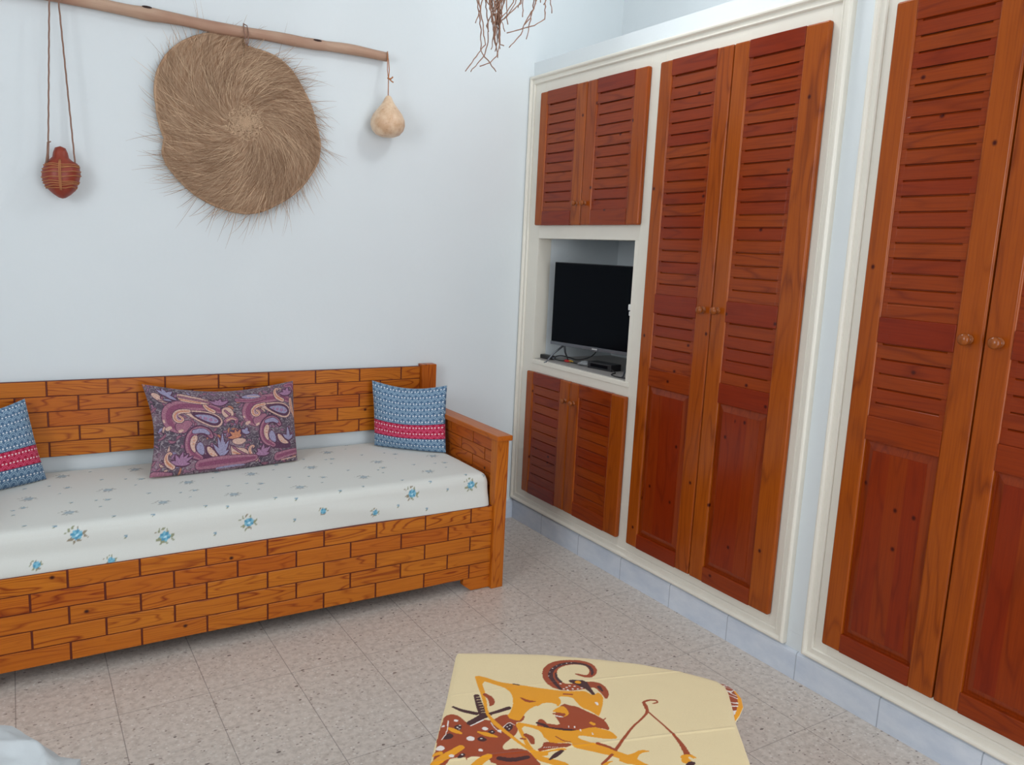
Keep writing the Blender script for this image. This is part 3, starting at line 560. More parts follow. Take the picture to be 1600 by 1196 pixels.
('l','l',[(0.118,0.88,0.0171),(0.113,0.921,0.0271),(0.107,0.961,0.0036)]),
('l','l',[(0.118,0.88,0.0171),(0.14,0.908,0.0271),(0.163,0.936,0.0036)]),
('l','l',[(0.118,0.88,0.0171),(0.145,0.856,0.0271),(0.172,0.831,0.0036)]),
('l','M',[(0.93,0.264,0.0286),(0.909,0.293,0.0386),(0.888,0.323,0.0071)]),
('l','M',[(0.93,0.264,0.0286),(0.928,0.336,0.0386),(0.926,0.408,0.0071)]),
('l','M',[(0.93,0.264,0.0286),(0.949,0.287,0.0386),(0.967,0.31,0.0071)]),
('l','l',[(0.93,0.264,0.0171),(0.909,0.293,0.0271),(0.888,0.323,0.0036)]),
('l','l',[(0.93,0.264,0.0171),(0.928,0.336,0.0271),(0.926,0.408,0.0036)]),
('l','l',[(0.93,0.264,0.0171),(0.949,0.287,0.0271),(0.967,0.31,0.0036)]),
('l','y',[(0.13,0.073,0.0286),(0.089,0.115,0.0314),(0.074,0.186,0.0214),(0.091,0.229,0.0143),(0.112,0.214,0.01),(0.1,0.199,0.0057)]),
('l','r',[(0.117,0.093,0.0071),(0.093,0.126,0.0071)]),
('l','y',[(0.687,0.071,0.0286),(0.645,0.117,0.0314),(0.63,0.194,0.0214),(0.645,0.242,0.0143),(0.667,0.225,0.01),(0.655,0.209,0.0057)]),
('l','r',[(0.673,0.093,0.0071),(0.649,0.129,0.0071)]),
('l','y',[(0.899,0.757,0.0286),(0.858,0.8,0.0314),(0.842,0.878,0.0214),(0.857,0.929,0.0143),(0.878,0.915,0.01),(0.867,0.896,0.0057)]),
('l','r',[(0.885,0.778,0.0071),(0.861,0.812,0.0071)]),
('l','y',[(0.393,0.696,0.0286),(0.352,0.735,0.0314),(0.337,0.808,0.0214),(0.353,0.854,0.0143),(0.374,0.841,0.01),(0.363,0.824,0.0057)]),
('l','r',[(0.38,0.715,0.0071),(0.356,0.747,0.0071)]),
('p','y',[(0.183,0.923),(0.267,0.895),(0.35,0.866),(0.404,0.791),(0.305,0.792),(0.221,0.81),(0.186,0.83)]),
('l','m',[(0.195,0.876,0.01),(0.349,0.831,0.01),(0.39,0.798,0.0071)]),
('l','r',[(0.194,0.841,0.0086),(0.32,0.809,0.0086)]),
('p','y',[(0.492,0.273),(0.541,0.228),(0.605,0.217),(0.638,0.124),(0.565,0.101),(0.509,0.136)]),
('l','m',[(0.512,0.245,0.0071),(0.568,0.174,0.01),(0.624,0.127,0.0071)]),
('l','r',[(0.517,0.183,0.0086),(0.588,0.134,0.0086)]),
('p','y',[(0.501,0.332),(0.559,0.348),(0.615,0.315),(0.57,0.26),(0.514,0.281)]),
('p','y',[(0.444,0.727),(0.502,0.759),(0.534,0.671),(0.511,0.599),(0.454,0.618)]),
('l','m',[(0.472,0.701,0.01),(0.498,0.65,0.0143)]),
('l','m',[(0.467,0.568,0.0286),(0.504,0.612,0.0314),(0.546,0.583,0.0243),(0.537,0.541,0.0171)]),
('l','y',[(0.474,0.573,0.0114),(0.507,0.606,0.0114),(0.538,0.578,0.0086)]),
('l','m',[(0.304,0.077,0.0643),(0.42,0.091,0.0786),(0.565,0.089,0.0714),(0.673,0.093,0.0429)]),
('l','m',[(0.019,0.013,0.0429),(0.127,0.005,0.0214)]),
('l','l',[(0.418,0.025,0.01),(0.534,0.033,0.0143),(0.606,0.031,0.0071)]),
('l','m',[(0.846,0.071,0.0571),(0.926,0.094,0.05),(0.991,0.108,0.0429)]),
('l','y',[(0.874,0.027,0.0071),(0.983,0.043,0.0071)]),
('p','y',[(0.023,0.886),(0.055,0.901),(0.081,0.86),(0.066,0.826),(0.128,0.788),(0.078,0.785),(0.037,0.828)]),
('l','M',[(0.058,0.815,0.0071),(0.135,0.787,0.0071)]),
('p','l',[(0.591,0.875),(0.663,0.908),(0.726,0.892),(0.745,0.827),(0.66,0.833)]),
('l','m',[(0.569,0.84,0.0286),(0.66,0.808,0.0286),(0.766,0.826,0.0214)]),
('l','y',[(0.648,0.884,0.0071),(0.725,0.854,0.0071)]),
('l','y',[(0.963,0.758,0.0214),(0.968,0.652,0.0286),(0.994,0.544,0.0214)]),
('l','m',[(0.932,0.944,0.0286),(0.981,0.955,0.0429),(0.991,0.888,0.0286)])]


# ================================================================== ROOM
RX0, RY0, CZ = -4.2, -5.2, 3.25
struct(MB().box(RX0-.15, .75, RY0-.15, .15, -.12, 0, r=.001), 'floor', M['floor'])
struct(MB().box(RX0-.15, .75, RY0-.15, .15, CZ, CZ+.12, r=.001), 'ceiling', M['ceil'])
struct(MB().box(RX0-.15, .75, 0, .15, 0, CZ, r=.001), 'wall_back', M['wall'])
# wall with the cupboards: a plaster block, its openings, the set-back wall above it
XR = .569; ZT = 2.479
b = MB()
def wb(y0, y1, z0, z1, x0=0., x1=XR): b.box(x0, x1, -y1, -y0, z0, z1, r=.0005)
wb(0, 5.2, ZT-.06, ZT)                                  # ledge over the cupboards
wb(0, 5.2, 2.35, ZT-.06, 0, .1)
wb(0, 5.2, 0, .17, 0, .1)
wb(1.86, 2.04, .17, 2.35)                               # pillar between both cupboards
wb(2.92, 5.2, .17, 2.35)
wb(0, .06, .17, 2.35, 0, .1)
wb(0, 5.2, 0, CZ, XR, XR+.15)                           # set-back wall
struct(b, 'wall_right', M['wall'])
# front wall (behind the camera) with the balcony door opening, left wall with a window
b = MB(); dx0, dx1, dz1 = -1.75, .05, 2.8
b.box(RX0-.15, dx0, RY0-.15, RY0, 0, CZ, r=.0005); b.box(dx1, .75, RY0-.15, RY0, 0, CZ, r=.0005); b.box(dx0, dx1, RY0-.15, RY0, dz1, CZ, r=.0005)
struct(b, 'wall_front', M['wall'])
b = MB(); y0, y1, z0, z1 = -3.5, -2.1, 1.2, 3.0
b.box(RX0-.15, RX0, RY0, y0, 0, CZ, r=.0005); b.box(RX0-.15, RX0, y1, 0, 0, CZ, r=.0005)
b.box(RX0-.15, RX0, y0, y1, 0, z0, r=.0005); b.box(RX0-.15, RX0, y0, y1, z1, CZ, r=.0005)
struct(b, 'wall_left', M['wall'])
b = MB(); 
for x in (dx0+.03, (dx0+dx1)/2, dx1-.03): b.box(x-.03, x+.03, RY0-.08, RY0-.03, 0, dz1, r=.003)
for z in (.03, 1.0, dz1-.03): b.box(dx0, dx1, RY0-.08, RY0-.03, z-.03, z+.03, r=.003)
struct(b, 'door_1', M['alu'])
b = MB()
for y in (y0+.025, (y0+y1)/2, y1-.025): b.box(RX0-.1, RX0-.05, y-.025, y+.025, z0, z1, r=.003)
for z in (z0+.025, z1-.025): b.box(RX0-.1, RX0-.05, y0, y1, z-.025, z+.025, r=.003)
struct(b, 'window_1', M['alu'])
# skirting
def skirt_profile(y): return [(-.001, 0), (-.012, 0), (-.012, .098), (-.009, .105), (-.003, .108), (0, .108)]
b = MB(); pr = skirt_profile(0)
P_ = [[(x, y, z) for (x, z) in pr] for y in (-5.2, -.0)]; b.grid(P_, flip=True)
struct(b, 'baseboard_right', M['skirt'])
b = MB(); P_ = [[(x_, y, z) for (y, z) in pr] for x_ in (RX0, -.012)]; b.grid(P_)
struct(b, 'baseboard_back', M['skirt'])

# ================================================================== CUPBOARDS
def moulded_frame(y0, y1, z0, z1, b):
    """mitred moulding round a cupboard frame; y0<y1 measured away from the bed wall"""
    prof = [(0, 0), (0, .022), (.003, .027), (.008, .029), (.014, .028), (.018, .023), (.020, .0185), (.034, .0185), (.0355, .0205), (.039, .0205), (.043, .016), (.0435, .002)]
    cs = [(y0, z0, 1, 1), (y1, z0, -1, 1), (y1, z1, -1, -1), (y0, z1, 1, -1), (y0, z0, 1, 1)]
    P = [[(-d, -(y+sy*i), z+sz*i) for (i, d) in prof] for (y, z, sy, sz) in cs]
    b.grid(P, flip=False)
    return b
FX = -.012
def flat(b, y0, y1, z0, z1, x1=.07): b.box(FX, x1, -y1, -y0, z0, z1, r=.001)
DB, DT = .2013, 2.307
def door(parent, y0, y1, z0, z1, sl, sr, kind, knob):
    """y0/y1 measured from the bed wall; front face at x=-.037"""
    g = .0015; XF, XB = -.037, -.0125
    y0 += g; y1 -= g; a, c = y0+sl, y1-sr
    b = MB(); rr = .008
    b.box(XF, XB, -a, -y0, z0, z1, 2, rr, 5, tone=random.uniform(0, .35)); b.box(XF, XB, -y1, -c, z0, z1, 2, rr, 5, tone=random.uniform(0, .3))
    def rail(za, zb): b.box(XF+.0004, XB, -c-.002, -a+.002, za, zb, 1, .003, 1, tone=random.uniform(.7, 1))
    if kind == 'tall': rails = [(z0, .268), (.950, 1.030), (1.268, 1.350), (2.242, z1)]
    else: rails = [(z0, z0+.072), (z1-.066, z1)]
    for r_ in rails: rail(*r_)
    d = b.build('door', M['cup'], parent)
    # louvres
    spans = [(rails[i][1], rails[i+1][0]) for i in range(len(rails)-1)]
    if kind == 'tall': spans = spans[1:]
    for (za, zb) in spans:
        lb = MB(); n = round((zb-za)/.0478); pt = (zb-za)/n
        ys = [a, a+.0165, a+.0172, c-.0172, c-.0165, c]; isC = [0, 0, 1, 1, 0, 0]
        for k in range(n):
            zb_ = za+k*pt; o = (random.uniform(0, 50), random.uniform(0, 50)); tl = random.uniform(-.0008, .0008)
            prC = [(0, .006), (.001, .0048), (pt-.0064, .0066), (pt-.0030, .0100), (pt-.0028, .0130), (pt, .0130)]
            prE = [(0, .0060), (.0008, .0051), (pt-.0062, .0064), (pt-.0036, .0064), (pt-.0008, .0064), (pt, .0068)]
            P = []; G = []
            for j, yy in enumerate(ys):
                pr = prC if isC[j] else prE
                P.append([(XF+q[1]+tl, -yy, zb_+q[0]) for q in pr]); G += [(-yy+o[0], q[0]*1+o[1], 3.1) for q in pr]
            lb.grid(P, g=G, tone=random.uniform(.55, .92), flip=False)
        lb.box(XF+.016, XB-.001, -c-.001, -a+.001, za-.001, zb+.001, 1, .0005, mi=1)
        lb.build('louvre_panel', [M['cup'], M['cup_gap_shade']], d)
    if kind == 'tall':
        za, zb = rails[0][1], rails[1][0]; pb = MB()
        A = XF+.013; B_ = XF+.004; i1, i2 = .006, .030
        nb = 3; w_ = (c-a-2*i2)/nb
        ring = [[(A, -a, za), (A, -a, zb), (A, -c, zb), (A, -c, za)],
                [(A, -a-i1, za+i1), (A, -a-i1, zb-i1), (A, -c+i1, zb-i1), (A, -c+i1, za+i1)],
                [(B_+.002, -a-i2, za+i2), (B_+.002, -a-i2, zb-i2), (B_+.002, -c+i2, zb-i2), (B_+.002, -c+i2, za+i2)],
                [(B_, -a-i2, za+i2), (B_, -a-i2, zb-i2), (B_, -c+i2, zb-i2), (B_, -c+i2, za+i2)]]
        for q in range(3):
            for k in range(4):
                v = [ring[q][k], ring[q][(k+1) % 4], ring[q+1][(k+1) % 4], ring[q+1][k]]
                pb.add(v, [(0, 1, 2, 3)], g=[(p_[2]+5.3, p_[1], p_[0]) for p_ in v], tone=.75)
        for k in range(nb):
            ya = -a-i2-k*w_; o = random.uniform(0, 40)
            v = [(B_, ya, za+i2), (B_, ya, zb-i2), (B_, ya-w_, zb-i2), (B_, ya-w_, za+i2)]
            pb.add(v, [(0, 1, 2, 3)], g=[(p_[2]+o, p_[1]+o, .2) for p_ in v], tone=random.uniform(.72, 1))
        pb.build('raised_panel', M['cup'], d)
    # turned knob
    ky, kz, ks = knob
    prof = [(.0001, 0), (.013, 0), (.0135, .002), (.012, .004), (.0065, .006), (.0055, .010), (.0075, .014), (.0125, .018), (.0155, .023), (.0155, .028), (.0125, .033), (.007, .0355), (.0001, .036)]
    kb = MB(); kb.lathe([(r_*ks, z_*ks) for r_, z_ in prof], 20, (XF+.0004, -ky, kz), Matrix.Rotation(-PI/2, 3, 'Y'))
    kb.build('knob', M['brass'], d, smooth=True)
    return d
cup = thing('built_in_cupboard', 'cream-framed built-in cupboard in the corner, six louvred doors around an open television niche', 'cupboard', (0, -.95, .12))
b = MB(); moulded_frame(.003, 1.9085, .1185, 2.404, b)
ZB, ZC = .1185, 2.404
flat(b, .044, .137, ZB+.04, ZC-.04); flat(b, .938, 1.031, ZB+.04, ZC-.04); flat(b, 1.829, 1.872, ZB+.04, ZC-.04)
for ya, yb in ((.1371, .9379), (1.0311, 1.8289)): flat(b, ya, yb, ZB+.04, DB+.012); flat(b, ya, yb, DT-.012, ZC-.04)
flat(b, .1371, .9379, 1.575, 1.653); flat(b, .1371, .9379, .860, .912)
b.box(-.016, .07, -.9379, -.1371, .912, .937, r=.003)
flat(b, .1371, .142, .937, 1.575); flat(b, .911, .9379, .937, 1.575)
b.build('face_frame', M['cream'], cup)
b = MB(); b.box(.0705, .54, -.142, -.13, .937, 1.60, r=.0005); b.box(.0705, .54, -.93, -.915, .937, 1.60, r=.0005)
b.box(.53, .545, -.93, -.13, .937, 1.60, r=.0005); b.box(.0705, .545, -.93, -.13, 1.585, 1.60, r=.0005)
b.build('niche_lining', M['wall'], cup)
MB().box(.0, .545, -.9145, -.1425, .925, .9385, r=.001).build('niche_shelf', M['marble'], cup)
MB().box(.10, .12, -1.85, -.05, .15, .93, r=.001).box(.10, .12, -1.85, -.05, 1.61, 2.36, r=.001).box(.10, .12, -1.85, -.95, .93, 1.61, r=.001).build('dark_backing', M['cup_gap_shade'], cup)  # near-black sheet close behind the doors, interior shade put into its colour
random.seed(4)
door(cup, .126, .5226, 1.6412, DT, .066, .082, 'low', (.492, 1.745, .85))
door(cup, .5226, .949, 1.6412, DT, .078, .086, 'low', (.558, 1.745, .85))
door(cup, .126, .5226, DB, .8717, .066, .082, 'low', (.495, .771, .85))
door(cup, .5226, .949, DB, .8717, .078, .100, 'low', (.566, .771, .85))
door(cup, 1.0188, 1.424, DB, DT, .073, .083, 'tall', (1.384, 1.306, 1.0))
door(cup, 1.424, 1.841, DB, DT, .076, .096, 'tall', (1.460, 1.309, 1.0))
war = thing('built_in_wardrobe', 'cream-framed built-in wardrobe with two full-height louvred doors, nearest at the right edge', 'wardrobe', (0, -2.47, .12))
b = MB(); moulded_frame(1.990, 2.96, .1185, 2.404, b)
flat(b, 2.03, 2.085, ZB+.04, ZC-.04); flat(b, 2.864, 2.92, ZB+.04, ZC-.04); flat(b, 2.0851, 2.8639, ZB+.04, DB+.012); flat(b, 2.0851, 2.8639, DT-.012, ZC-.04)
b.build('face_frame', M['cream'], war)
MB().box(.10, .12, -2.92, -2.04, .15, 2.37, r=.001).build('dark_backing', M['cup_gap_shade'], war)  # same near-black sheet, its colour gives the shade in the door gaps
random.seed(11)
door(war, 2.073, 2.473, DB, DT, .072, .082, 'tall', (2.431, 1.312, 1.12))
door(war, 2.473, 2.876, DB, DT, .078, .08, 'tall', (2.516, 1.312, 1.12))

# ================================================================== DAYBED
random.seed(7)
bed = thing('daybed', 'honey pine daybed with a brick-pattern front and backrest along the white wall', 'daybed', (-1.6, -.4, 0))
XRr, XLl = -.61, -2.63; BS = .2203
def bricks(b, x0, x1, yf, z0, z1, rows, off, depth=.018, sgn=-1, clip=None):
    """brick blocks proud of a backing, front face at y=yf (facing -y)"""
    h = (z1-z0)/rows
    for r_ in range(rows):
        zt = z1-r_*h; zb = zt-h; ph = off+(BS/2 if r_ % 2 else 0); k = math.floor((-x0-ph)/BS)-1
        js = sorted([-(ph+i*BS) for i in range(-20, 20)], reverse=True)
        js = [j for j in js if x1 < j < x0]; ed = [x0]+js+[x1]; tn = random.uniform(.1, .7); oz = random.uniform(0, 40)
        for i in range(len(ed)-1):
            xa, xb = ed[i], ed[i+1]
            if xa-xb < .01: continue
            la = .0032 if i > 0 else 0; lb_ = .0032 if i < len(ed)-2 else 0
            b.box(xb+lb_, xa-la, yf, yf+.0045, zb+.0017, zt-.0017, 0, .0018, 1, tone=min(1, max(0, tn+random.uniform(-.25, .25))))
# front panel
b = MB(); F = -.777
bricks(b, XRr, XLl, F, .060, .384, 5, .718)
b.box(XLl, XRr, F+.0042, F+.028, .060, .3835, 0, .001, mi=1)
b.box(XRr-.135+.04, XRr, F+.001, F+.028, .003, .0605, 0, .001, tone=.5)
fp = b.build('front_panel', [M['pine'], M['pine_gap']], bed)
# slanted feet blocks under the panel
b = MB()
def foot(xa, s):
    pts = [(xa, .004), (xa-s*.095, .004), (xa-s*.135, .034), (xa-s*.135, .0605), (xa, .0605)]
    vs = [(x, F+.0005, z) for x, z in pts]+[(x, F+.028, z) for x, z in pts]; n = 5
    fs = [tuple(range(n)), tuple(range(2*n-1, n-1, -1))]+[(i, i+n, (i+1) % n+n, (i+1) % n) for i in range(n)]
    if s < 0: fs = [f[::-1] for f in fs]
    b.add(vs, fs, 0, [(v[0], v[2], v[1]) for v in vs], .5)
foot(XRr, 1); b.build('foot', M['pine'], bed); b = MB(); foot(XLl, -1); b.build('foot', M['pine'], bed)
# back panel
b = MB(); bricks(b, -.628, XLl+.02, -.036, .587, .901, 5, .7317)
b.box(XLl+.02, -.628, -.0318, -.012, .587, .9005, 0, .001, mi=1); b.build('backrest', [M['pine'], M['pine_gap']], bed)
MB().box(-.627, -.547, -.062, -.010, 0, .913, 2, .003, 1, tone=.8).build('back_post', M['pine'], bed)
MB().box(XLl-.06, XLl+.02, -.062, -.010, 0, .913, 2, .003, 1, tone=.8).build('back_post', M['pine'], bed)
for (xo, xi, s) in ((-.552, -.612, 1), (XLl-.058, XLl+.002, -1)):
    MB().box(min(xi, xo), max(xi, xo), -.797, -.745, 0, .682, 2, .003, 1, tone=.35).build('front_post', M['pine'], bed)
    b = MB(); h = .055; xin = xi+.012*s
    for r_ in range(8):
        zt = .678-r_*h; e = [-.0615]+[-(.12+(.11 if r_ % 2 else 0)+.22*i) for i in range(0, 4)]+[-.7445]; e = [q for q in e if -.7445 <= q <= -.06]
        for i in range(len(e)-1):
            if e[i]-e[i+1] < .02: continue
            b.box(xin, xin+.004*s, e[i+1]+.003, e[i]-.003, zt-h+.001, zt-.001, 1, .0015, tone=random.uniform(.5, 1))
    b.box(xin+.0038*s, xo-.012*s, -.7445, -.0625, .238, .678, 1, .001, mi=1)
    b.box(xo-.012*s, xo-.008*s, -.7445, -.0625, .238, .678, 1, .001, tone=.6)
    b.build('side_panel', [M['pine'], M['pine_gap']], bed)
    MB().box(min(xi, xo)-.009, max(xi, xo)+.009, -.812, -.0625, .6825, .706, 1, .004, 2, tone=.6).build('armrest', M['pine'], bed)
MB().box(XLl+.004, XRr-.004, -.744, -.063, .30, .33, 0, .002, tone=.5).build('slat_base', M['pine'], bed)
# mattress with fitted sheet
def n3(x, y, z=0, s=1.): return noise.noise(Vector((x*s, y*s, z*s)))
xa, xb = XLl+.006, XRr-.008
NXg, NSg = 560, 250
yb_, yf_, zt_ = -.012, -.742, .527
# section: back bottom -> top -> front bottom (arc length parametrised)
sec = [(yb_-.004, .36), (yb_, .45), (yb_, .50), (yb_-.012, .520), (yb_-.04, .527)]
sec += [(yb_-.04+(yf_+.035-yb_+.04)*t_, .527) for t_ in np.linspace(.04, 1, 24)]
sec += [(yf_+.035+.035*math.sin(a), .492+.035*math.cos(a)) for a in []]
sec += [(yf_+.018, .5245), (yf_+.006, .519), (yf_-.002, .509), (yf_-.008, .495), (yf_-.014, .46), (yf_-.020, .42), (yf_-.024, .385), (yf_-.018, .355), (yf_-.0, .34)]
sa_ = np.array(sec); L_ = np.concatenate([[0], np.cumsum(np.hypot(*np.diff(sa_, axis=0).T))]); sg = np.linspace(0, L_[-1], NSg)
sy, sz = np.interp(sg, L_, sa_[:, 0]), np.interp(sg, L_, sa_[:, 1])
xs = np.linspace(xa, xb, NXg); r_e = .035
P = []
for x in xs:
    row = []; de = min(x-xa, xb-x); dz = 0
    for y, z in zip(sy, sz):
        yy, zz, xx = y, z, x
        if de < r_e:
            q = 1-math.sqrt(max(0, 1-(1-de/r_e)**2)); zz = z-q*r_e*.8*max(0, (z-.40)/.13); yy = y+(.5*q*r_e if y < -.5 else 0)
        top = max(0, min(1, (z-.50)/.02))
        zz += .0035*n3(x*2.2, y*2.8, 3)*top - .006*top*math.exp(-((y+.35)/.3)**2)*0
        if z < .52 and y < -.5:   # gathers in the front drop
            t_ = (.52-z)/.16
            ph = 26*(z-.5)+6*(x+1.6)*(.6+.4*math.sin(x*3))+3*n3(x, z*4, 9, 1.3)
            yy += .0050*math.sin(ph*1.8)*max(0, min(1, (.50-z)/.06))*(.4+.6*max(0, n3(x, 0, 5, 1.1)+.4)) + .004*n3(x*3, z*9, 1)*t_
        row.append((xx, yy, zz))
    P.append(row)
UX = np.repeat(xs[:, None], NSg, 1).ravel(); VS = np.tile(sg, NXg)
col = np.ones((UX.size, 4)); base = hexc(219, 220, 214); cc = np.tile(base, (UX.size, 1))
s_top = float(np.interp(1, [0, 1], [0, 1]))
def s_of(y, z): 
    d = np.hypot(sy-y, sz-z); return float(sg[d.argmin()])
lb_, mb_, gg, gy = hexc(128, 188, 210), hexc(86, 152, 184), hexc(150, 154, 124), hexc(150, 158, 160)
def flower(x, s, sc, rnd, mute=0.):
    rot = rnd.uniform(-.4, .4); mt = hexc(176, 178, 178); C_ = lambda c: c*(1-mute)+mt*mute
    def at(dx, dy): return (x+(dx*math.cos(rot)-dy*math.sin(rot))*sc, s+(dx*math.sin(rot)+dy*math.cos(rot))*sc)
    for (dx, dy, r_, a) in ((-.016, .016, .011, 2.7), (.004, .020, .009, .3), (-.006, .024, .006, 1.9), (.021, -.005, .010, -.9), (.026, .004, .006, .5), (-.026, -.013, .006, 4.6), (-.016, -.024, .007, 5.4), (.002, -.021, .005, 4.4), (-.034, -.006, .004, 3.3)):
        x1, y1 = at(dx, dy); x2, y2 = at(dx+.008*math.cos(a), dy+.008*math.sin(a)); x3, y3 = at(dx*.45, dy*.45)
        paint_line(UX, VS, cc, [(x1, y1, r_*sc*1.25), (x2+.3*(x2-x1), y2+.3*(y2-y1), r_*sc*.6)], C_(gg if rnd.random() < .7 else hexc(150, 140, 120)))
    x0, y0 = at(0, 0); paint_line(UX, VS, cc, [(x0-.001, y0, .031*sc), (x0+.002, y0, .031*sc)], C_(lb_))
    for k in range(8):
        a = k*.785+rot; x1, y1 = at(.0135*math.cos(a), .0135*math.sin(a)); paint_line(UX, VS, cc, [(x1-.001, y1, .010*sc), (x1+.001, y1, .010*sc)], C_(lb_ if k % 2 else mb_))
    for k in range(3):
        a = k*2.1+rot; x1, y1 = at(.005*math.cos(a), .005*math.sin(a)); x2, y2 = at(.009*math.cos(a+1), .009*math.sin(a+1)); paint_line(UX, VS, cc, [(x1, y1, .003*sc), (x2, y2, .003*sc)], C_(mb_))
    paint_line(UX, VS, cc, [(x0-.002, y0+.003*sc, .006*sc), (x0+.002, y0+.002, .006*sc)], C_(hexc(190, 226, 240)))
rf = random.Random(5)
fr = lambda z: s_of(-.755, z)
for x, z in ((-2.226, .492), (-1.953, .447), (-1.662, .454), (-.992, .480), (-.71, .487)): flower(x, fr(z), .95, rf)
for x, z in ((-2.346, .410), (-2.128, .392), (-1.377, .459), (-1.161, .425)): flower(x, fr(z), .55, rf)
def bud(x, s, sz_=1.): paint_line(UX, VS, cc, [(x-.003*sz_, s, .006*sz_), (x+.003*sz_, s+.002, .008*sz_)], hexc(134, 162, 178)); paint_line(UX, VS, cc, [(x, s+.007*sz_, .004*sz_), (x-.004, s+.010*sz_, .003)], gg)
for x, z in ((-2.25, .378), (-2.079, .470), (-1.784, .435), (-.826, .480), (-1.491, .440), (-1.06, .44), (-.93, .41)): bud(x, fr(z))
for i in range(8):
    for j in range(3):
        x = -2.50+.272*i+(j % 2)*.13+rf.uniform(-.02, .02); y = -.14-.235*j+rf.uniform(-.02, .02)
        flower(x, s_of(y, .527), .85, rf, .70); bud(x+.13, s_of(y-.1, .527), 1.2); bud(x-.05, s_of(y-.12, .527)); bud(x+.10, s_of(y+.03, .527), .8)
        flower(x+.13, s_of(y+.10, .527), .45, rf, .5)
col[:, :3] = cc
b = MB(); b.grid(P, flip=True)
# closed ends
nG = len(P[0])
b.f.append(tuple(range(nG))); b.m.append(0); b.f.append(tuple((len(P)-1)*nG+i for i in range(nG-1, -1, -1))); b.m.append(0)
o = b.build('mattress', M['fabric'], smooth=True, cols=col)
tag(o, 'mattress in a white fitted sheet sprigged with small blue flowers, on the pine daybed', 'mattress')

# ================================================================== CUSHIONS
def cushion(name, corners, T, kt, kb, kl, kr, nu, nv, colfn, label, cat, group=None, seed=0, p_=.42, soft=.004):
    bl, br, tr, tl = [Vector(c) for c in corners]
    N = (br-bl).cross(tl-bl).normalized()
    if N.y > 0: N = -N
    U, V = np.meshgrid(np.linspace(0, 1, nu), np.linspace(0, 1, nv), indexing='ij')
    su, sv = np.sin(np.pi*U), np.sin(np.pi*V)
    V2 = kb*su+V*(1-(kt+kb)*su); U2 = kl*sv+U*(1-(kl+kr)*sv)
    prof = np.power(np.clip(4*U*(1-U), 0, 1)*np.clip(4*V*(1-V), 0, 1), p_)
    B_ = [np.array(c) for c in (bl, br, tr, tl)]
    X = ((1-U2)*(1-V2))[..., None]*B_[0]+(U2*(1-V2))[..., None]*B_[1]+(U2*V2)[..., None]*B_[2]+((1-U2)*V2)[..., None]*B_[3]
    Nn = np.array(N)
    wr = np.array([[noise.noise(Vector((u*3.1+seed, v*2.7, 0)))+.45*noise.noise(Vector((u*9+seed, v*7, 4))) for v in V[0]] for u in U[:, 0]])
    F_ = X+Nn*(prof*T+soft*wr*np.minimum(1, prof*3))[..., None]; K_ = X-Nn*(prof*T*.55)[..., None]
    b = MB(); b.grid(F_.tolist(), flip=False); b.grid(K_.tolist(), flip=True)
    cc = colfn(U.ravel(), V.ravel()); col = np.ones((2*len(cc), 4)); col[:len(cc), :3] = cc; col[len(cc):, :3] = cc
    o = b.build(name, M['fabric'], smooth=True, cols=col)
    # orientation: make normals point outward
    bm = bmesh.new(); bm.from_mesh(o.data); bmesh.ops.remove_doubles(bm, verts=bm.verts, dist=1e-6); bmesh.ops.recalc_face_normals(bm, faces=bm.faces)
    bm.to_mesh(o.data); bm.free()
    return tag(o, label, cat, group)
def ikat(u, v):
    cc = np.tile(hexc(78, 110, 142), (u.size, 1)); red = (v > .205) & (v < .425)
    cc[red] = hexc(176, 24, 62)
    pu, pv = .083, .0955
    a = np.mod(u, pu)/pu; b_ = np.mod(v-.01, pv)/pv
    r1 = np.hypot((a-.5)/.52, (b_-.02)/.66)
    arc = ((np.abs(r1-.96) < .10) | (np.abs(r1-.60) < .09)) & (b_ < .72)
    lt = hexc(150, 176, 196); cc[arc] = lt; cc[arc & red] = hexc(214, 84, 118)
    sh = (b_-.82)*.18
    dot = (np.hypot((a-.26-sh)*.85, (b_-.84)*1.1) < .118) | (np.hypot((a-.74+sh)*.85, (b_-.84)*1.1) < .118)
    cc[dot] = hexc(216, 224, 228); cc[dot & red] = hexc(240, 206, 214)
    seam = (np.abs(v-.205) < .004) | (np.abs(v-.425) < .004); cc[seam] = hexc(90, 30, 60)
    return cc
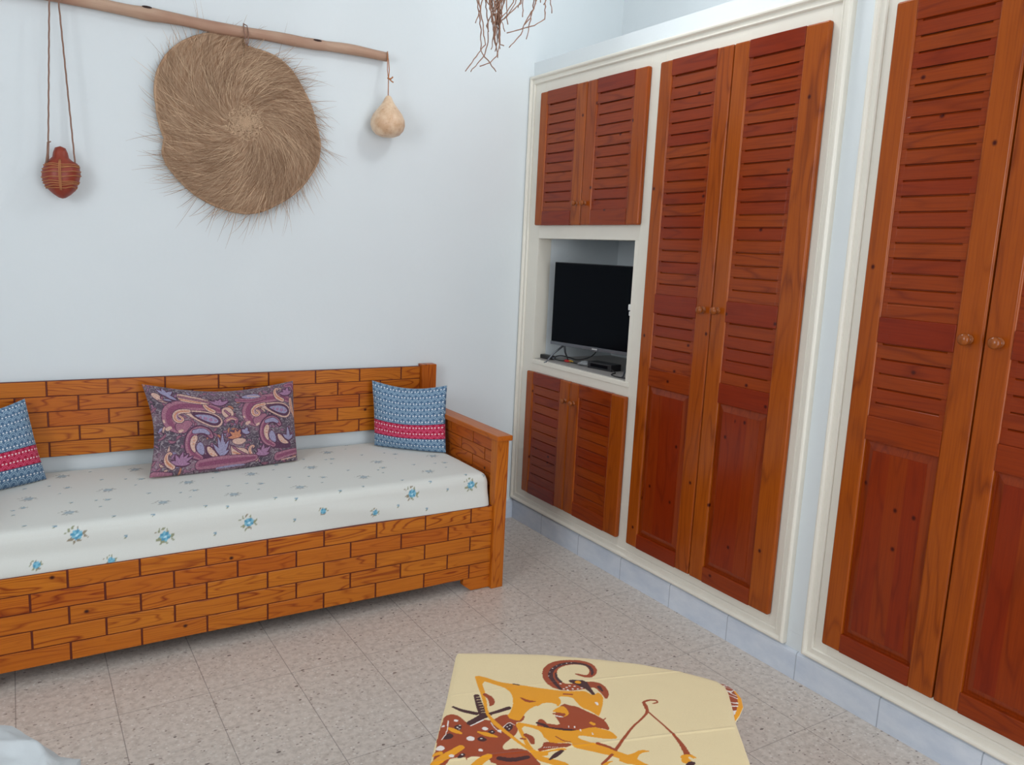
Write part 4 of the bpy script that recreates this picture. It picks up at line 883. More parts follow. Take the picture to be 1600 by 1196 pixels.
def paisley(u, v):
    D = hexc(92, 80, 92); B2 = hexc(148, 116, 130); G = hexc(150, 138, 144)
    q = np.array([noise.noise(Vector((a*26, b_*17, 0)))+.55*noise.noise(Vector((a*60+b_*20, b_*38, 3))) for a, b_ in zip(u, v)])
    lf = np.array([noise.noise(Vector((a*5, b_*4, 11))) for a, b_ in zip(u, v)])
    f = np.clip(.35+1.6*lf, 0, 1)[:, None]*.8; cc = D*(1-f)+B2*f
    cc[np.abs(q) < .07] = G; cc[(q > .34) & (q < .40)] = hexc(44, 36, 50); cc[q > .52] = hexc(150, 106, 128)
    cl = dict(m=hexc(160, 108, 126), M=hexc(92, 60, 82), l=hexc(152, 146, 174), y=hexc(206, 170, 156), v=hexc(160, 120, 150), r=hexc(196, 132, 104))
    def dots(l, k, c, r, ph=0.):
        p = chaikin(l, 2, False); L2 = np.concatenate([[0], np.cumsum(np.hypot(np.diff(p[:, 0]), np.diff(p[:, 1])*.62))]); s_ = np.arange(ph, L2[-1], .011)
        for s1 in s_:
            x, y, w_ = (np.interp(s1, L2, p[:, i_]) for i_ in range(3)); i_ = min(max(np.searchsorted(L2, s1), 1), len(p)-1)
            dx, dy = p[i_, 0]-p[i_-1, 0], (p[i_, 1]-p[i_-1, 1])*.62; n_ = math.hypot(dx, dy) or 1
            for sg_ in (-1, 1):
                ox, oy = -dy/n_*w_*k*sg_, dx/n_*w_*k*sg_/.62
                paint_line(u, v, cc, [(x+ox, y+oy, r), (x+ox+.001, y+oy, r)], c, 1., .62)
    rp = random.Random(9)
    for _ in range(150):
        x, y, a, ln = rp.random(), rp.random(), rp.uniform(0, 6.3), rp.uniform(.02, .055); bd = rp.uniform(-1.5, 1.5); pts = []
        for k in range(5):
            pts.append((x, y, .004+.013*math.sin(PI*min(1, .12+k*.22))*rp.uniform(.6, 1))); x += ln/4*math.cos(a); y += ln/4*math.sin(a)/.62; a += bd/4
        c_ = rp.choice(['m', 'm', 'l', 'y', 'v', 'r', 'm'])
        paint_line(u, v, cc, [(p0, p1, p2+.006) for p0, p1, p2 in pts], cl['M'], 1., .62, 1); paint_line(u, v, cc, pts, cl[c_]*.85, 1., .62, 1)
    for kd, c, l in PAISLEY:
        if kd == 'p':
            paint_line(u, v, cc, [(x, y, .007) for x, y in chaikin(l+l[:1], 1, False)], cl['M'], 1., .62)
            paint_poly(u, v, cc, l, cl[c], 2)
        else:
            big = max(q_[2] for q_ in l) > .028
            if big or c == 'm': paint_line(u, v, cc, [(x, y, w_+.009) for x, y, w_ in l], cl['M'], 1., .62, 2)
            paint_line(u, v, cc, l, cl[c], 1., .62, 2)
            if c == 'm' and big and len(l) > 2:
                paint_line(u, v, cc, [(x, y, w_*.42) for x, y, w_ in l], hexc(138, 80, 106), 1., .62, 2); dots(l, .36, hexc(196, 152, 160), .0032)
            elif c == 'y' and len(l) > 2: paint_line(u, v, cc, [(x, y, w_*.30) for x, y, w_ in l], cl['r'], 1., .62, 2)
    q2 = np.array([noise.noise(Vector((a*120, b_*75, 7))) for a, b_ in zip(u, v)])
    q3 = np.array([noise.noise(Vector((a*60, b_*190, 17))) for a, b_ in zip(u, v)])
    cc *= (1+.30*q2+.22*q3)[:, None]
    cc[np.abs(q2) < .03] *= .72
    return np.clip(cc, 0, 1)
cushion('blue_cushion', [(-.900, -.112, .530), (-.640, -.372, .530), (-.588, -.262, .838), (-.900, -.066, .846)], .060, .085, -.01, .02, .015, 260, 230, ikat,
        'square blue cushion with a crimson band, beside the right armrest of the daybed', 'cushion', 'blue cushions with a crimson band', 1)
cushion('blue_cushion', [(-2.61, -.325, .530), (-2.292, -.150, .530), (-2.350, -.072, .842), (-2.640, -.20, .800)], .062, .06, -.01, .02, .03, 260, 230, ikat,
        'square blue cushion with a crimson band, cut off by the left edge of the photo', 'cushion', 'blue cushions with a crimson band', 5)
cushion('paisley_pillow', [(-1.940, -.296, .534), (-1.326, -.256, .534), (-1.300, -.100, .868), (-1.934, -.100, .884)], .062, .115, -.02, .05, .01, 520, 320, paisley,
        'long mauve paisley pillow leaning at the middle of the daybed backrest', 'pillow', None, 2)

# ================================================================== WALL HANGINGS
random.seed(3)
pole = thing('cane_pole', 'long dried cane pole fixed level high on the white wall', 'pole', (-1.6, -.032, 2.365))
b = MB(); pts = []; rad = []
for i in range(60):
    x = -2.75+(2.75-.842)*i/59; t_ = i/59
    pts.append((x, -.032, 2.3645+.004*math.sin(x*5)+.002*math.sin(x*17))); rad.append(.0245-.003*t_+.0012*math.sin(x*23)+(.002 if abs((x+1.87)) < .03 or abs(x+1.18) < .03 else 0))
b.tube(pts, rad, 18, cap=True); b.build('pole', M['cane'], pole, smooth=True)
for (x, z) in ((-1.868, 2.384), (-1.179, 2.378)):
    b = MB(); b.lathe([(.0001, 0), (.5, .1), (.9, .35), (1, .6), (.6, 1.)], 12, (x, -.0525, z), Matrix.Rotation(PI/2, 3, 'X') @ Matrix.Diagonal((.019, .0045, .003)))
    b.build('scar', M['caneknot'], pole, smooth=True)
# woven palm disc
OUT = [(-1.5,2.357),(-1.488,2.308),(-1.445,2.299),(-1.364,2.282),(-1.295,2.24),(-1.238,2.163),(-1.203,2.099),(-1.179,2.02),(-1.155,1.948),(-1.163,1.868),(-1.207,1.794),(-1.271,1.719),(-1.351,1.662),(-1.435,1.621),(-1.49,1.612),(-1.584,1.627),(-1.675,1.666),(-1.75,1.725),(-1.805,1.792),(-1.819,1.834),(-1.808,1.891),(-1.826,1.942),(-1.838,2.015),(-1.844,2.076),(-1.83,2.152),(-1.795,2.219),(-1.739,2.277),(-1.676,2.313),(-1.588,2.341)]
CX, CZ_ = -1.500, 1.985
ang = np.array([math.atan2(z-CZ_, x-CX) for x, z in OUT]); rad_ = np.array([math.hypot(x-CX, z-CZ_) for x, z in OUT])
od = np.argsort(ang); ang = ang[od]; rad_ = rad_[od]; ang = np.concatenate([ang-2*PI, ang, ang+2*PI]); rad_ = np.tile(rad_, 3)
def Rb(a): a = (a+PI) % (2*PI)-PI; return float(np.interp(a, ang, rad_))
def dome(q, a):  # distance from the wall at relative radius q
    return .034+.045*(1-min(1, q)**1.7)+.006*math.sin(3*a+5*q)*q+.004*math.sin(7*a)*q
hat = thing('woven_palm_disc', 'big round woven palm-fibre disc with ragged fringe hanging below the cane pole', 'wall hanging', (CX, -.03, 2.34))
b = MB(); NA, NR = 220, 46; P = []; G = []
for i in range(NA+1):
    a = 2*PI*i/NA; row = []
    for j in range(NR+1):
        q = j/NR; R_ = Rb(a)*q; x = CX+R_*math.cos(a); z = CZ_+R_*math.sin(a)
        row.append((x, -dome(q, a)-.0012*math.sin(q*Rb(a)*420+a), z)); G.append((a*1.0+2.6*q, R_*3, 0))
    P.append(row)
b.grid(P, g=G)
P2 = [[(p[0]+(CX-p[0])*.02, -max(.012, -p[1]-.014), p[2]+(CZ_-p[2])*.02) for p in row[::6]+[row[-1]]] for row in P]
b.grid(P2, flip=True); 
for i in range(NA): pass
rim = [P[i][-1] for i in range(NA+1)]; b.tube([(p[0], p[1]+.005, p[2]) for p in rim], .0065, 6, cap=False)
b.build('woven_base', M['palmbase'], hat, smooth=True)
def strand(b, x, z, d, ln, bend, w0, lift0, lift1, tone, y0=None):
    """flat fibre starting at (x,z) heading d (radians), curling clockwise"""
    n = 7; pts = []
    for k in range(n):
        t_ = k/(n-1); rx, rz = x-CX, z-CZ_; R_ = math.hypot(rx, rz); a = math.atan2(rz, rx); q = R_/max(Rb(a), .01)
        base = dome(min(q, 1), a)
        y = -(base+lift0+(lift1-lift0)*t_) if q <= 1 else -(max(.006, base+lift0+(lift1-lift0)*t_))
        pts.append((x, y, z, d)); x += math.cos(d)*ln/(n-1); z += math.sin(d)*ln/(n-1); d -= bend/(n-1)
    vs = []; fs = []
    for k, (x_, y_, z_, d_) in enumerate(pts):
        w_ = w0*(1-(k/(n-1))**2*.85)/2; nx, nz = -math.sin(d_), math.cos(d_)
        vs += [(x_+nx*w_, y_, z_+nz*w_), (x_, y_-w_*.8, z_), (x_-nx*w_, y_, z_-nz*w_)]
    for k in range(n-1):
        for s_ in (0, 1): a_ = k*3+s_; fs.append((a_, a_+3, a_+4, a_+1))
    b.add(vs, fs, 0, None, tone)
b = MB(); rs = random.Random(12)
for i in range(1900):
    a = rs.uniform(0, 2*PI); q = rs.uniform(.14, .97)**.8
    R_ = Rb(a)*q; x = CX+R_*math.cos(a); z = CZ_+R_*math.sin(a)
    tilt = rs.gauss(.62, .24)*min(1, .5+q); ln = rs.uniform(.04, .19)*(.7 if q > .8 else 1)
    # do not run far past the rim
    if q > .86 and rs.random() < .7: ln = min(ln, (1-q)*Rb(a)+.004)
    strand(b, x, z, a-tilt, ln, rs.uniform(0, .6), rs.uniform(.0010, .0024), .001, rs.uniform(.002, .012), min(1, max(0, rs.gauss(.42+.5*noise.noise(Vector((x*9, z*9, 2))), .28))))
for i in range(700):  # pale curls at the centre
    a = rs.uniform(0, 2*PI); R_ = rs.uniform(0, .078); x = CX+R_*math.cos(a); z = CZ_+R_*math.sin(a)
    strand(b, x, z, rs.uniform(0, 6.3), rs.uniform(.012, .03), rs.uniform(0, 1), .0018, .002, rs.uniform(.003, .008), rs.uniform(.6, 1))
o = b.build('fibre_strands', M['palm'], hat); o['kind'] = 'stuff'
b = MB(); rs = random.Random(31)
def fr_w(a):  # where the fringe is thick
    d = math.degrees(a) % 360
    return 1.0 if d < 70 or d > 285 else (.9 if 205 < d < 285 else (.5 if 110 < d < 160 else (.25 if d < 110 or d > 180 else .1)))
nfr = 0
while nfr < 230:
    a = rs.uniform(0, 2*PI)
    if rs.random() > fr_w(a): continue
    nfr += 1
    R_ = Rb(a)*rs.uniform(.86, .99); x = CX+R_*math.cos(a); z = CZ_+R_*math.sin(a)
    ln = abs(rs.gauss(.085, .055))+.015
    strand(b, x, z, a-rs.gauss(.35, .22), min(ln, .19), rs.gauss(.25, .3), rs.uniform(.0010, .0022), .002, rs.uniform(-.004, .012), rs.uniform(0, .5))
o = b.build('fringe', M['palm'], hat); o['kind'] = 'stuff'
b = MB(); lp = [(-1.487, -.066, 2.300), (-1.492, -.068, 2.325), (-1.497, -.064, 2.36), (-1.495, -.045, 2.392), (-1.490, -.03, 2.394), (-1.482, -.05, 2.385), (-1.478, -.062, 2.35), (-1.483, -.066, 2.31), (-1.487, -.066, 2.300)]
b.tube(lp, .0022, 6); b.build('hanging_loop', M['cord'], hat, smooth=True)
# pale gourd on a string
g1 = thing('pale_gourd', 'small pale pear-shaped gourd hanging on a string from the right end of the cane pole', 'gourd', (-.853, -.085, 2.0))
prof = [(.0001, 0), (.030, .002), (.055, .012), (.073, .032), (.080, .055), (.078, .078), (.067, .103), (.050, .125), (.034, .145), (.023, .162), (.016, .177), (.009, .186), (.0001, .188)]
b = MB(); b.lathe(prof, 36, (-.853, -.088, 1.998), None, warp=lambda v, a: Vector((v.x*(1+.04*math.sin(a)), v.y, v.z+.05*v.x*.3)))
b.build('body', M['gourd'], g1, smooth=True)
b = MB(); zz = [2.182, 2.215, 2.245, 2.262, 2.30, 2.345, 2.375, 2.3875]
b.tube([(-.855, -.088, z) if z < 2.27 else (-.850+.001*k, -.088+.014*(k-3)**1.0, z) for k, z in enumerate(zz)], .0022, 6)
b.tube([(-.855, -.088, 2.255), (-.856, -.075, 2.30), (-.850, -.060, 2.34), (-.848, -.056, 2.386)], .0018, 6)
b.tube([(-.860, -.088, 2.262), (-.852, -.094, 2.258), (-.842, -.090, 2.262), (-.834, -.088, 2.270)], .0035, 6)
b.tube([(-.852, -.092, 2.258), (-.842, -.092, 2.250), (-.832, -.092, 2.246)], .0028, 6)
b.build('string', M['raffia'], g1, smooth=True)
# red bound gourd on two cords
g2 = thing('bound_gourd', 'red-brown gourd bound with raffia, hanging on two cords at the upper left', 'gourd', (-2.19, -.06, 1.62))
prof = [(.0001, .0), (.012, .003), (.030, .016), (.048, .034), (.060, .060), (.066, .085), (.064, .108), (.056, .130), (.038, .145), (.028, .155), (.025, .172), (.018, .190), (.0001, .197)]
wg = lambda v, a: Vector((v.x*(1+.05*math.sin(3*a)+.35*(v.z-.1)*math.cos(a)*(v.z < .14)), v.y*.80, v.z+.10*v.x*(.04 < v.z < .14)))
b = MB(); b.lathe(prof, 32, (-2.189, -.062, 1.621), None, warp=wg); b.build('body', M['redgourd'], g2, smooth=True)
b = MB()
def ringr(z): return float(np.interp(z, [p[1] for p in prof], [p[0] for p in prof]))+.0016
for z, tl in ((.128, -.10), (.121, -.12), (.116, .06), (.082, .02), (.064, -.10), (.057, -.04), (.050, .05), (.040, .02), (.100, -.02)):
    pts = []
    for k in range(33):
        a = 2*PI*k/32; zz_ = z+tl*.05*math.cos(a)+.0015*math.sin(5*a); r_ = ringr(zz_)
        v = wg(Vector((r_*math.cos(a), r_*math.sin(a), zz_)), a); pts.append(Vector((-2.189, -.062, 1.621))+v)
    b.tube(pts, .0021, 5, cap=False)
for da in (-.10, 0, .10):
    pts = []
    for k in range(14):
        z = .030+.115*k/13; a = -PI/2-.12+da*.5; v = wg(Vector((ringr(z)*math.cos(a), ringr(z)*math.sin(a), z)), a); pts.append(Vector((-2.189, -.0635, 1.621))+v)
    b.tube(pts, .0016, 5)
b.build('raffia_binding', M['raffia'], g2, smooth=True)
for (x0, z0, x1, dd) in ((-2.232, 1.757, -2.201, 0), (-2.142, 1.755, -2.176, 1)):
    b = MB(); pts = []
    N_ = 46
    for k in range(N_):
        t_ = k/(N_-1); z = z0+(2.392-z0)*t_; y = -.075+(.012*t_); tw = .0005
        pts.append((x0+(x1-x0)*t_+tw*math.sin(k*1.7), y+tw*math.cos(k*1.7), z))
    pts += [(x1, -.040, 2.3955), (x1, -.020, 2.394)]
    b.tube(pts, .0030, 6)
    if not dd:
        b.tube([(x0-.006, -.074, z0-.01), (x0, -.082, z0+.03), (x0+.003, -.080, z0+.07)], .0045, 6); b.tube([(x0+.002, -.082, z0+.068), (x0+.012, -.084, z0+.073)], .0025, 5)
    b.build('cord', M['cord'], g2, smooth=True)

# ================================================================== DRIED DATE BRANCH hanging from the ceiling
br = thing('dried_palm_branch', 'bunch of dry brown date-palm twigs hanging down from the ceiling', 'dried branch', (-.78, -1.0, CZ))
def bp(u, v, dy=0.): # u across, v down from the middle of the bunch
    return (-.909+.00276*u+.00009*v, -1.0+dy, 2.385+.00054*u-.0022*v)
rs = random.Random(8); b = MB()
def twig(pts, r0=.0034, dy=None, n=5):
    dy = rs.uniform(-.018, .018) if dy is None else dy
    P = []
    for i in range(len(pts)-1):
        (u0, v0), (u1, v1) = pts[i], pts[i+1]; m_ = max(2, int(math.hypot(u1-u0, v1-v0)/5))
        for k in range(m_):
            t_ = k/m_; P.append(bp(u0+(u1-u0)*t_+rs.uniform(-.9, .9), v0+(v1-v0)*t_, dy*(1-.3*i/len(pts))+rs.uniform(-.002, .002)))
    P.append(bp(pts[-1][0], pts[-1][1], dy*.7))
    b.tube(P, [r0*(1-.45*i/len(P))*rs.uniform(.85, 1.2) for i in range(len(P))], n)
HUB = (62, -215)
main = [[(-3, -30), (4, 20), (9, 40), (11, 70), (-18, 110)], [(2, -10), (9, 45), (9, 75), (15, 88), (32, 112)], [(12, -40), (18, 30), (20, 60), (14, 85), (-7, 110)],
        [(3, 20), (-3, 36)], [(28, -20), (35, 30), (32, 80), (30, 88), (20, 98), (4, 103)], [(30, 10), (34, 40), (35, 70), (41, 72)],
        [(66, -40), (60, 5), (50, 22), (38, 32)], [(60, -40), (52, 5), (42, 20), (34, 30)], [(72, -40), (66, 6), (45, 26), (37, 33), (42, 50)],
        [(100, -60), (90, 10), (74, 38), (68, 55), (50, 75)], [(98, -60), (88, 14), (82, 42), (78, 62)], [(110, -50), (109, 30), (92, 40), (48, 51)],
        [(116, -50), (114, 2), (117, 22)], [(74, -60), (74, 10), (73, 26)], [(104, -60), (101, 3)], [(108, -50), (104, 2), (101, 9)], [(70, -60), (68, 2), (64, 12)],
        [(24, -40), (28, 45), (28, 60), (33, 78), (34, 90)], [(86, -60), (92, -10), (88, 10), (80, 30), (72, 40)], [(20, 0), (26, 50), (24, 72), (22, 77)]]
for t_ in main: twig([HUB, (t_[0][0]*.6+HUB[0]*.4, -110)]+t_, .0033)
for i in range(24):
    x0 = rs.uniform(0, 52); tx = rs.gauss(29, 6); ty = rs.uniform(22, 62)
    twig([HUB, (x0*.75+12, -110), (x0, -30), ((x0+tx)/2+rs.uniform(-3, 3), 5), (tx, ty)]+([(tx+rs.uniform(-5, 5), ty+rs.uniform(6, 20))] if rs.random() < .6 else []), .0034)
b.build('twigs', M['twig'], br, smooth=True)['kind'] = 'stuff'
b = MB(); hp = Vector(bp(*HUB, 0)); b.tube([hp+Vector((0, 0, -.03)), hp, hp+Vector((.006, 0, .04)), (hp.x+.01, -1.0, CZ)], [.006, .010, .009, .007], 8)
b.build('stalk', M['twig'], br, smooth=True)

# ================================================================== TELEVISION AND CLUTTER IN THE NICHE
A0 = Vector((.030, -.245, 0)); dv = Vector((.200, -.980, 0)).normalized(); nv = Vector((-dv.y*-1*-1, 0, 0)); nv = Vector((dv.y, -dv.x, 0)).normalized()
if nv.x > 0: nv = -nv
TWd, TZ0, TZ1 = .615, 1.030, 1.458
def tvx(v): # local (along width, depth out of screen, z)
    p = A0+dv*v[0]+nv*v[1]; return (p.x, p.y, v[2])
tv = thing('television', 'flat black television with a slim grey lower bezel inside the cupboard niche', 'television', (.1, -.5, .9385))
MB().box(0, TWd, -.028, 0, TZ0, TZ1, 0, .003, 2, xf=tvx).box(.08, TWd-.08, -.06, -.027, TZ0+.05, TZ1-.12, 0, .01, 2, xf=tvx).build('housing', M['black'], tv)
MB().box(.004, TWd-.004, .0, .0015, TZ0+.016, TZ1-.004, 0, .0005, xf=tvx).build('screen', M['screen'], tv)
bz = MB().box(0, TWd, .0, .004, TZ0-.002, TZ0+.0155, 0, .0015, xf=tvx).build('bezel', M['silver'], tv)
b = MB(); b.box(TWd/2-.022, TWd/2+.022, .004, .0062, TZ0-.005, TZ0+.0165, 0, .001, 2, xf=tvx); b.build('badge', M['silver'], bz)
b = MB()
for k in range(5): b.box(TWd/2-.016+k*.007, TWd/2-.0115+k*.007, .0060, .0067, TZ0+.003, TZ0+.009, 0, .0003, xf=tvx)
b.build('badge_lettering', M['whitep'], bz)
for xw in (.085, TWd-.085):
    s_ = -1 if xw < .3 else 1
    b = MB(); f0 = tvx((xw, -.014, TZ0+.002))
    for dd in (.085, -.085): b.tube([f0, tvx((xw+s_*.018, dd*.5, .99)), tvx((xw+s_*.032, dd, .9425)), tvx((xw+s_*.034, dd+.012*(1 if dd > 0 else -1), .9415))], [.006, .005, .0035, .003], 8)
    b.build('stand_leg', M['silver'], tv, smooth=True)
SZ = .9385
def cable(pts, r, label, col='cable'):
    # smooth the given points
    P = [Vector(p) for p in pts]
    for _ in range(3):
        Q = [P[0]]
        for i in range(len(P)-1): Q += [P[i].lerp(P[i+1], .25), P[i].lerp(P[i+1], .75)]
        P = Q+[P[-1]]
    o = MB().tube(P, r, 7).build('cable', M[col], smooth=True); tag(o, label, 'cable'); return o
def small_box(name, cx, cy, z0, lx, ly, h, rot, mat, label, cat, r=.004):
    ca, sa2 = math.cos(rot), math.sin(rot)
    xf = lambda v: (cx+v[0]*ca-v[1]*sa2, cy+v[0]*sa2+v[1]*ca, v[2])
    o = MB().box(-lx/2, lx/2, -ly/2, ly/2, z0, z0+h, 0, r, 2, xf=xf).build(name, M[mat]); return tag(o, label, cat) if label else o
def small_thing(name, cx, cy, lx, ly, h, rot, label, cat, parts):
    ca, sa2 = math.cos(rot), math.sin(rot)
    xf = lambda v: (cx+v[0]*ca-v[1]*sa2, cy+v[0]*sa2+v[1]*ca, v[2])
    t_ = thing(name, label, cat, (cx, cy, SZ)); MB().box(-lx/2, lx/2, -ly/2, ly/2, SZ+.0003, SZ+h, 0, .004, 2, xf=xf).build('casing', M['black'], t_)
    for nm, (x0, x1, y0, y1, z0, z1), mt in parts: MB().box(x0, x1, y0, y1, SZ+z0, SZ+z1, 0, .001, xf=xf).build(nm, M[mt], t_)
    return t_
small_thing('adapter', .055, -.185, .034, .085, .022, .10, 'small black adapter box at the far left of the niche shelf', 'adapter', [('plug', (-.006, .006, -.062, -.042, .006, .016), 'silver')])
small_thing('set_top_box', .125, -.585, .075, .165, .034, .12, 'black set-top box lying below the television in the niche', 'set-top box', [('front_panel', (-.0385, -.0372, -.06, .06, .010, .026), 'screen')])
rca = thing('audio_plugs', 'red and yellow cable plugs lying on the niche shelf near the television leg', 'cable plug', (.09, -.33, SZ))
for k, (mt, dy, dx) in enumerate((('red', 0, 0), ('yellow', -.016, .012), ('red', .012, .013))):
    b = MB(); p0 = Vector((.080+dx, -.310+dy, SZ+.0072)); b.tube([p0, p0+Vector((.004, -.022, 0)), p0+Vector((.005, -.026, 0)), p0+Vector((.006, -.034, 0))], [.0055, .0065, .004, .003], 10)
    b.build('plug', M[mt], rca, smooth=True)
cable([(.058, -.235, SZ+.010), (.062, -.262, SZ+.006), (.070, -.285, SZ+.004), (.078, -.308, SZ+.006)], .0028, 'short black cable joining the small adapter to the red plugs')
cable([(.088, -.350, SZ+.007), (.094, -.375, SZ+.003), (.098, -.41, SZ+.003), (.096, -.45, SZ+.003), (.12, -.49, SZ+.004), (.13, -.50, SZ+.010)], .0024, 'thin black cable running from the plugs to the set-top box')
cable([(.060, -.232, SZ+.014), (.09, -.25, SZ+.028), (.125, -.29, SZ+.020), (.14, -.34, SZ+.01), (.17, -.40, SZ+.03), (.18, -.44, SZ+.06), (.17, -.47, SZ+.105)], .0032, 'looping black cable rising behind the television')
cable([(.10, -.672, SZ+.012), (.085, -.70, SZ+.014), (.080, -.735, SZ+.006), (.062, -.73, SZ+.003), (.030, -.755, SZ+.003), (.020, -.80, SZ+.003), (.026, -.85, SZ+.0032), (.06, -.88, SZ+.0032)], .0028, 'black cable bent towards the front right edge of the niche shelf')
# crumpled clear plastic bag
rs = random.Random(2); b = MB(); P = []
for i in range(15):
    a = 2*PI*i/14; row = []
    for j in range(8):
        q = j/7; rr = .042*math.sin(PI*q)**.7*(1+.35*noise.noise(Vector((math.cos(a)*2, math.sin(a)*2, q*4)))); row.append((.100+rr*math.cos(a)*.8, -.465+rr*math.sin(a), SZ+.001+.026*q*(1+.4*noise.noise(Vector((math.cos(a), math.sin(a), q*3))))))
    P.append(row)
b.grid(P); tag(b.build('plastic_bag', M['film'], smooth=False), 'crumpled clear plastic bag beside the set-top box in the niche', 'plastic bag')
# small white latch on the right jamb of the niche
lt = thing('cord_clip', 'small white plastic clip on the right jamb of the television niche', 'clip', (.0, -.91, 1.26))
MB().box(-.014, .012, -.9108, -.896, 1.262, 1.290, 2, .005, 2).build('clip_body', M['whitep'], lt)
MB().box(-.012, .006, -.9108, -.902, 1.238, 1.258, 2, .003, 2).build('clip_tail', M['whitep'], lt)

# ================================================================== COFFEE TABLE AND BATIK CLOTH
O_ = np.array([-1.371, -1.879]); Ud = np.array([.84, -.5426]); Vd = np.array([-.5426, -.84]); TT = .402
OL = [(0.0, .004), (.0745, -.004), (.234, -.0125), (.3934, -.0013), (.4976, .0125), (.5977, .0397), (.661, .0663), (.690, .082), (.703, .104), (.704, .135), (.698, .19), (.6877, .266), (.6777, .434), (.662, .95), (.655, .965), (-.040, .965), (-.046, .955), (-.0196, .49), (-.0075, .255), (-.002, .02)]
tb = thing('coffee_table', 'low wooden coffee table hidden under the cream batik cloth', 'table', (-1.3, -2.5, 0))
ol = np.array(OL); cen = np.array([.33, .48])
def w3(u, v, z): q = O_+Ud*u+Vd*v; return (q[0], q[1], z)
inn = [tuple(cen+(p-cen)*.975) for p in ol]
b = MB(); n = len(inn); vs = [w3(u, v, TT-.030) for u, v in inn]+[w3(u, v, TT-.004) for u, v in inn]
b.add(vs, [tuple(range(n)), tuple(range(2*n-1, n-1, -1))]+[(i, i+n, (i+1) % n+n, (i+1) % n) for i in range(n)], tone=.4); b.build('tabletop', M['pine'], tb)
for (u, v) in ((.08, .09), (.56, .15), (.06, .88), (.58, .88)):
    q = O_+Ud*u+Vd*v; ca, sa2 = Ud; xf = lambda p, q=q, ca=ca, sa2=sa2: (q[0]+p[0]*ca-p[1]*sa2, q[1]+p[0]*sa2+p[1]*ca, p[2])
    MB().box(-.022, .022, -.022, .022, 0, TT-.031, 2, .004, 2, xf=xf).build('leg', M['pine'], tb)
gu = np.linspace(-.125, .79, 560); gv = np.concatenate([np.linspace(-.10, .50, 400), np.linspace(.503, 1.07, 90)])
Ug, Vg = np.meshgrid(gu, gv, indexing='ij'); uu, vv = Ug.ravel(), Vg.ravel()
best = np.full(uu.shape, 9.); bx = np.zeros_like(uu); by = np.zeros_like(uu); ins = np.zeros(uu.shape, bool)
for i in range(len(ol)):
    x1, y1 = ol[i]; x2, y2 = ol[(i+1) % len(ol)]; dx, dy = x2-x1, y2-y1
    tt = np.clip(((uu-x1)*dx+(vv-y1)*dy)/(dx*dx+dy*dy), 0, 1); qx, qy = x1+tt*dx, y1+tt*dy; d = np.hypot(uu-qx, vv-qy)
    k = d < best; best[k] = d[k]; bx[k] = qx[k]; by[k] = qy[k]
    if y1 != y2: ins ^= ((y1 > vv) != (y2 > vv)) & (uu < (x2-x1)*(vv-y1)/(y2-y1)+x1)
nu_, nv_ = (uu-bx)/np.maximum(best, 1e-6), (vv-by)/np.maximum(best, 1e-6)
rip = .5+.5*np.sin(34*(bx+by*1.1))*np.sin(11*(bx-by)+1)
outw = np.minimum(best, .006)+.010*rip*np.clip(best/.1, 0, 1)
PX = np.where(ins, uu, bx+nu_*outw); PY = np.where(ins, vv, by+nv_*outw)
PZ = np.where(ins, TT-.0030*np.exp(-best/.006), TT-.0030-np.minimum(best, .004)*.5-np.maximum(0, best-.004))
def crease(a, b_, w_, h):
    d = np.array(b_)-np.array(a); L2 = np.hypot(*d); nx, ny = -d[1]/L2, d[0]/L2
    s_ = (uu-a[0])*nx+(vv-a[1])*ny; return h*np.exp(-(s_/w_)**2)
top = ins.astype(float)
PZ = PZ+top*(crease((.3817, .1028), (.5841, .0476), .003, .0012)*np.clip((uu-.3)/.05, 0, 1)+crease((.4172, .3629), (.6841, .2911), .0035, .0014)+crease((.011, .2135), (.0724, .1932), .003, .0007)*np.clip((.3-uu)/.05, 0, 1))
PZ = PZ+top*np.array([.0016*noise.noise(Vector((a*7, c*7, 1)))+.0006*noise.noise(Vector((a*26, c*26, 5))) for a, c in zip(uu, vv)])
bcl = dict(c=hexc(225, 204, 160), o=hexc(226, 150, 14), b=hexc(152, 62, 22), d=hexc(66, 26, 26), w=hexc(226, 214, 206))
cc = np.tile(bcl['c'], (uu.size, 1))
for kd, c, l in BATIK:
    if kd == 'p': paint_poly(uu, vv, cc, l, bcl[c], 1)
    else: paint_line(uu, vv, cc, [(x, y, w_*1.35) for x, y, w_ in l], bcl[c], sm=1)
col = np.ones((uu.size, 4)); col[:, :3] = cc
wx = O_[0]+Ud[0]*PX+Vd[0]*PY; wy = O_[1]+Ud[1]*PX+Vd[1]*PY
P = np.stack([wx, wy, PZ], -1).reshape(560, 490, 3)
b = MB(); b.grid(P.tolist(), flip=True); clo = b.build('batik_cloth', M['fabric'], smooth=True, cols=col)
tag(clo, 'cream batik cloth printed with an ochre and brown figure, over the low table', 'cloth')
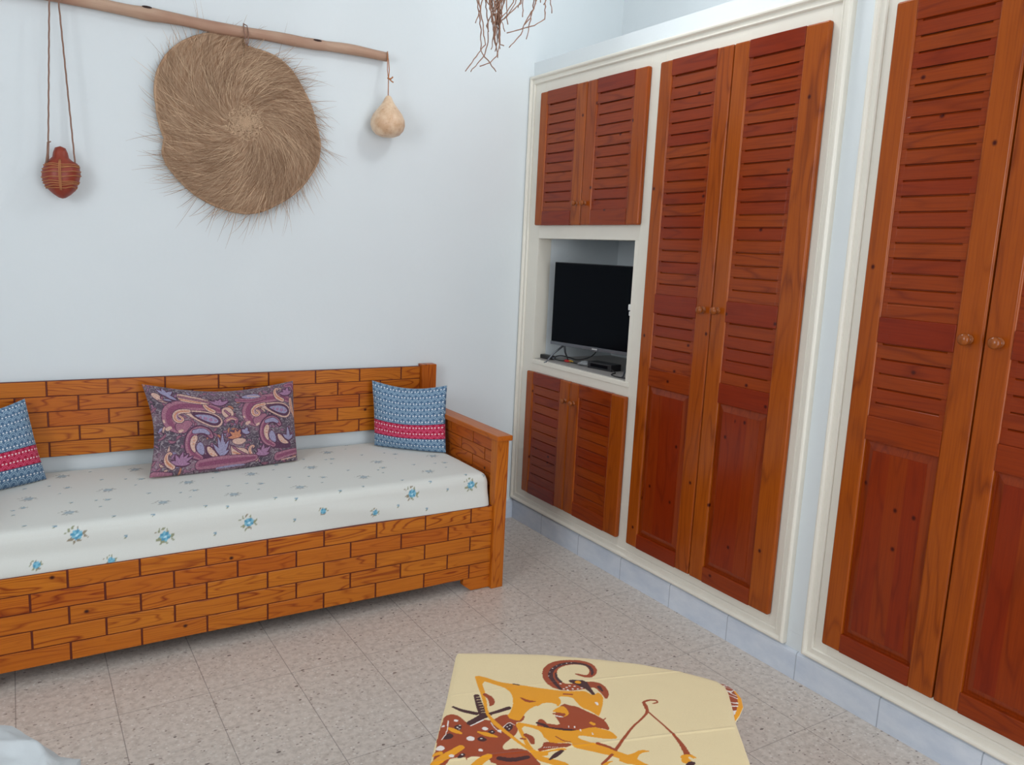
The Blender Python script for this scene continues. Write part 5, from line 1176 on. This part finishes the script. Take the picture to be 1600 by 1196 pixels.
# rolled hem corner hanging beyond the right edge of the cloth: brown print, ochre stripe, cream hem
FL = [((.686, .078), (.699, .083)), ((.692, .088), (.718, .082)), ((.698, .108), (.735, .105)), ((.701, .145), (.742, .142)), ((.698, .185), (.736, .182)), ((.693, .220), (.716, .221)), ((.689, .250), (.696, .250))]
NU, NV = 120, 60; P = []; fc = []
for i in range(NU+1):
    t_ = i/NU*(len(FL)-1); k = min(int(t_), len(FL)-2); f = t_-k; f = f*f*(3-2*f)*.5+f*.5
    a = np.array(FL[k][0])*(1-f)+np.array(FL[k+1][0])*f; c = np.array(FL[k][1])*(1-f)+np.array(FL[k+1][1])*f; row = []
    for j in range(NV+1):
        s_ = j/NV; ph = s_*PI*1.25; q = a+(c-a)*(math.sin(min(ph, PI/2)) if ph < PI/2 else 1-.3*(1-math.cos(ph-PI/2)))
        row.append(w3(q[0], q[1], TT-.006-.030*(s_**1.4)))
        v_ = i/NU; cl = bcl['b']; s2 = min(1, s_/.42)
        if abs(noise.noise(Vector((v_*13, s2*2.2, 2)))) < .13: cl = bcl['w']
        if s2 > .40+.5*(.7-v_) and v_ > .36: cl = bcl['o']
        if (s2 > .80 and v_ > .3) or v_ < .08: cl = bcl['c']
        fc.append(cl)
    P.append(row)
col = np.ones((len(fc), 4)); col[:, :3] = np.array(fc)
b = MB(); b.grid(P, flip=True); b.build('turned_hem', M['fabric'], clo, smooth=True, cols=col)

# ================================================================== WHITE SHEET, bottom left
HP = [(-3.3, -1.60), (-2.9, -1.62), (-2.62, -1.68), (-2.50, -1.712), (-2.437, -1.755), (-2.415, -1.775), (-2.393, -1.820), (-2.368, -1.872), (-2.348, -1.910), (-2.332, -1.948), (-2.318, -1.955), (-2.298, -1.972), (-2.320, -2.000), (-2.335, -2.05), (-2.36, -2.13), (-2.38, -2.3), (-2.40, -2.6), (-2.42, -3.0), (-2.5, -3.1), (-3.3, -3.1)]
b = MB(); hc = Vector((-2.85, -2.4, 0)); N2 = 240; ring_ = []
hp_ = [Vector((x, y, 0)) for x, y in HP]; Ls = [0]
for i in range(len(hp_)): Ls.append(Ls[-1]+(hp_[(i+1) % len(hp_)]-hp_[i]).length)
fine = []
for i in range(len(hp_)):
    m_ = max(2, int((Ls[i+1]-Ls[i])/.012)); 
    for k in range(m_): fine.append(hp_[i].lerp(hp_[(i+1) % len(hp_)], k/m_))
P = []
RD = [(-2.47, -1.86), (-2.44, -1.885), (-2.405, -1.90), (-2.375, -1.925), (-2.362, -1.965), (-2.358, -2.03), (-2.37, -2.12)]
def crum(x, y):
    s_ = 0
    for i in range(len(RD)-1):
        (ax_, ay_), (bx_, by_) = RD[i], RD[i+1]; dx, dy = bx_-ax_, by_-ay_; tt = max(0, min(1, ((x-ax_)*dx+(y-ay_)*dy)/(dx*dx+dy*dy)))
        d_ = math.hypot(x-ax_-tt*dx, y-ay_-tt*dy); s_ = max(s_, .020*math.exp(-(d_/.014)**2))
    for (f, a) in ((5, .016), (11, .010), (24, .006), (50, .003)): s_ += a*(1-2*abs(noise.noise(Vector((x*f+3, y*f*.7+x*3, f)))))
    return s_
for p in fine:
    row = []
    for j in range(46):
        q = 1-(1-j/45)**1.9; x, y = hc.x+(p.x-hc.x)*q, hc.y+(p.y-hc.y)*q
        row.append((x, y, .440+crum(x, y)*min(1, (1-q)*14+.35)-.010*q**8))
    out = (p-hc).normalized()
    for j in range(1, 16):
        d = j/15; rp = .012*math.sin(p.x*38+p.y*27)*min(1, d*2)
        row.append((p.x+out.x*(min(.006, d*.03)+rp*.5+.01*d*0), p.y+out.y*(min(.006, d*.03)+rp*.5), row[45][2]-.004*min(1, d*6)-(row[45][2]-.012)*d*.97))
    P.append(row)
P.append(P[0]); b.grid(P, flip=False)
tag(b.build('bed_sheet', M['sheetfab'], smooth=True), 'crumpled plain white sheet, only its corner showing at the bottom left of the photo', 'sheet')
